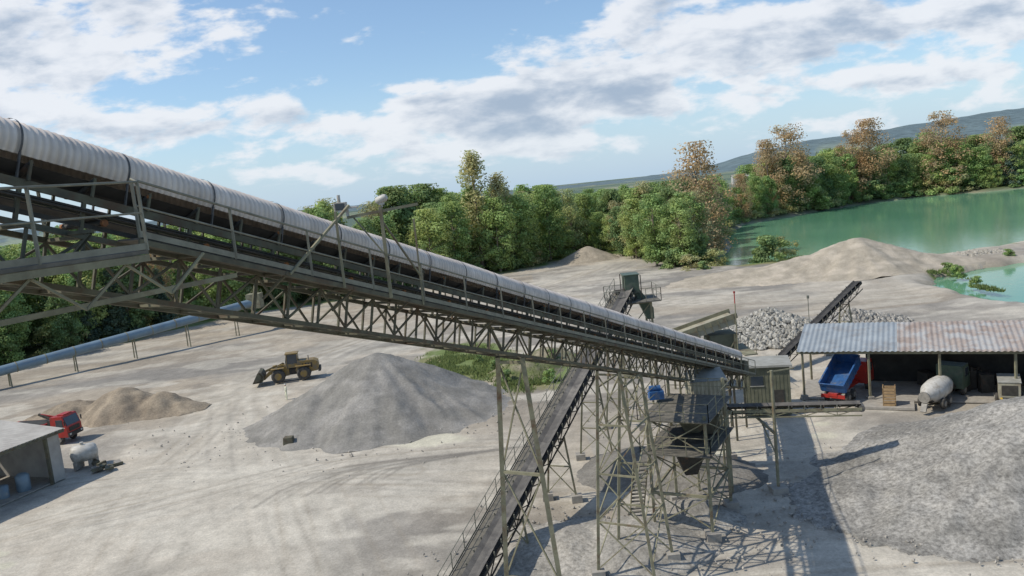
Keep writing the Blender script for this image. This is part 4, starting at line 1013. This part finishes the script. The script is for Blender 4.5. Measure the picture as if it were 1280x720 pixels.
sc=empty('scrap_heap');mb=MB();rd=random.Random(9)
for i in range(14):
    q=V(-38.4+rd.uniform(-1.4,1.6),69.4+rd.uniform(-1.2,1.4),.1+rd.random()*.25);mb.box(q,(rd.uniform(.3,1.1),rd.uniform(.2,.6),rd.uniform(.1,.35)),rd.choice([1,1,2]),Matrix.Rotation(rd.uniform(0,3),3,'Z')@Matrix.Rotation(rd.uniform(-.3,.3),3,'X'))
mb.obj('scrap',['steel_d','steel','concrete'],sc)

pp=empty('overland_pipe_conveyor');mb=MB();a=V(-96,90,.2);b=V(-47,143,5.2)
mb.cyl(a,b,.72,0,18);d=(b-a);Ln=d.length;d.normalize();k=2
while k<Ln: mb.cyl(a+d*k,a+d*(k+.12),.77,1,18);k+=4
k=6
while k<Ln:
    q=a+d*k
    for g in (-.6,.6): mb.beam((q.x+g*.7,q.y-g*.7,-.2),(q.x+g*.5,q.y-g*.5,q.z-.5),.14,.14,1)
    k+=9
mb.box(b+V(.6,.6,.3),(2.4,2.4,2.6),1);mb.obj('pipe_tube',['pipe','steel_l'],pp)
bk=MB();bk.prism([(-22,0),(-21.9,.8),(-21.1,.8),(-21,0)],70.0,70.7,0);bk.obj('concrete_block',['steel'],None,.04)
for i,(x,y,lx,h) in enumerate(((330,900,70,9),(420,980,50,8),(250,820,30,8))):
    e=empty('distant_warehouse',(x,y,0));mb=MB();mb.prism([(-9,-.5),(-9,h),(0,h+2),(9,h),(9,-.5)],-lx/2,lx/2,0);mb.prism([(-9.5,h),(0,h+2.3),(9.5,h),(0,h+2.05)],-lx/2-.5,lx/2+.5,1);mb.obj('hall',['white','asb'],e);e.rotation_euler=(0,0,math.radians(80))

# ---------------------------------------------------------------- worker
wk_=empty('worker',(-26.6,88.6,-.12),math.radians(200))
def skinfig(name,pts,edges,mats,root=0):
    me=bpy.data.meshes.new(name);me.from_pydata([q[:3] for q in pts],edges,[]);o=bpy.data.objects.new(name,me);COL.objects.link(o)
    o.modifiers.new('skin','SKIN')
    sv=me.skin_vertices[0].data
    for i,q in enumerate(pts): sv[i].radius=(q[3],q[3]*(q[4] if len(q)>4 else 1))
    sv[root].use_root=True
    sb=o.modifiers.new('sub','SUBSURF');sb.levels=1;sb.render_levels=2;o.parent=wk_
    me.materials.append(M[mats]);return o
try:
    skinfig('clothed_body',[(0,0,.98,.15),(0,0,1.2,.15),(0,0,1.42,.17),(0,0,1.55,.06),(0,.10,.90,.10),(.02,.12,.5,.07),(-.02,.13,.08,.055),(.12,.13,.04,.045),(0,-.10,.90,.10),(.10,-.12,.5,.07),(.05,-.13,.08,.055),(.19,-.13,.04,.045),
      (0,.21,1.44,.065),(.05,.27,1.16,.05),(.2,.26,.95,.04),(0,-.21,1.44,.065),(-.02,-.27,1.16,.05),(.1,-.27,.93,.04)],
      [(0,1),(1,2),(2,3),(0,4),(4,5),(5,6),(6,7),(0,8),(8,9),(9,10),(10,11),(2,12),(12,13),(13,14),(2,15),(15,16),(16,17)],'hivis')
    skinfig('head_and_neck',[(0,0,1.53,.055),(.01,0,1.62,.085),(.02,0,1.70,.095),(.01,0,1.77,.07)],[(0,1),(1,2),(2,3)],'skin')
    mb=MB();mb.lathe((0,0,1.72),(0,0,1),[(0,.14),(.02,.12),(.08,.11),(.12,.05)],0,12);mb.obj('hard_hat',['white'],wk_)
    mb=MB()
    for y0 in (.26,-.27):
        for k in range(5):
            x0=.2 if y0>0 else .1;z0=.93 if y0>0 else .9;mb.cyl((x0+.02,y0-.03+k*.015,z0),(x0+.05,y0-.03+k*.016,z0-.08+abs(k-2)*.01),.008,0,5)
    mb.obj('fingers',['skin'],wk_)
except Exception as ex: print('worker',ex)

scn.view_settings.view_transform='Standard';scn.view_settings.look='None';scn.view_settings.exposure=0
print('verts ground',X.size)
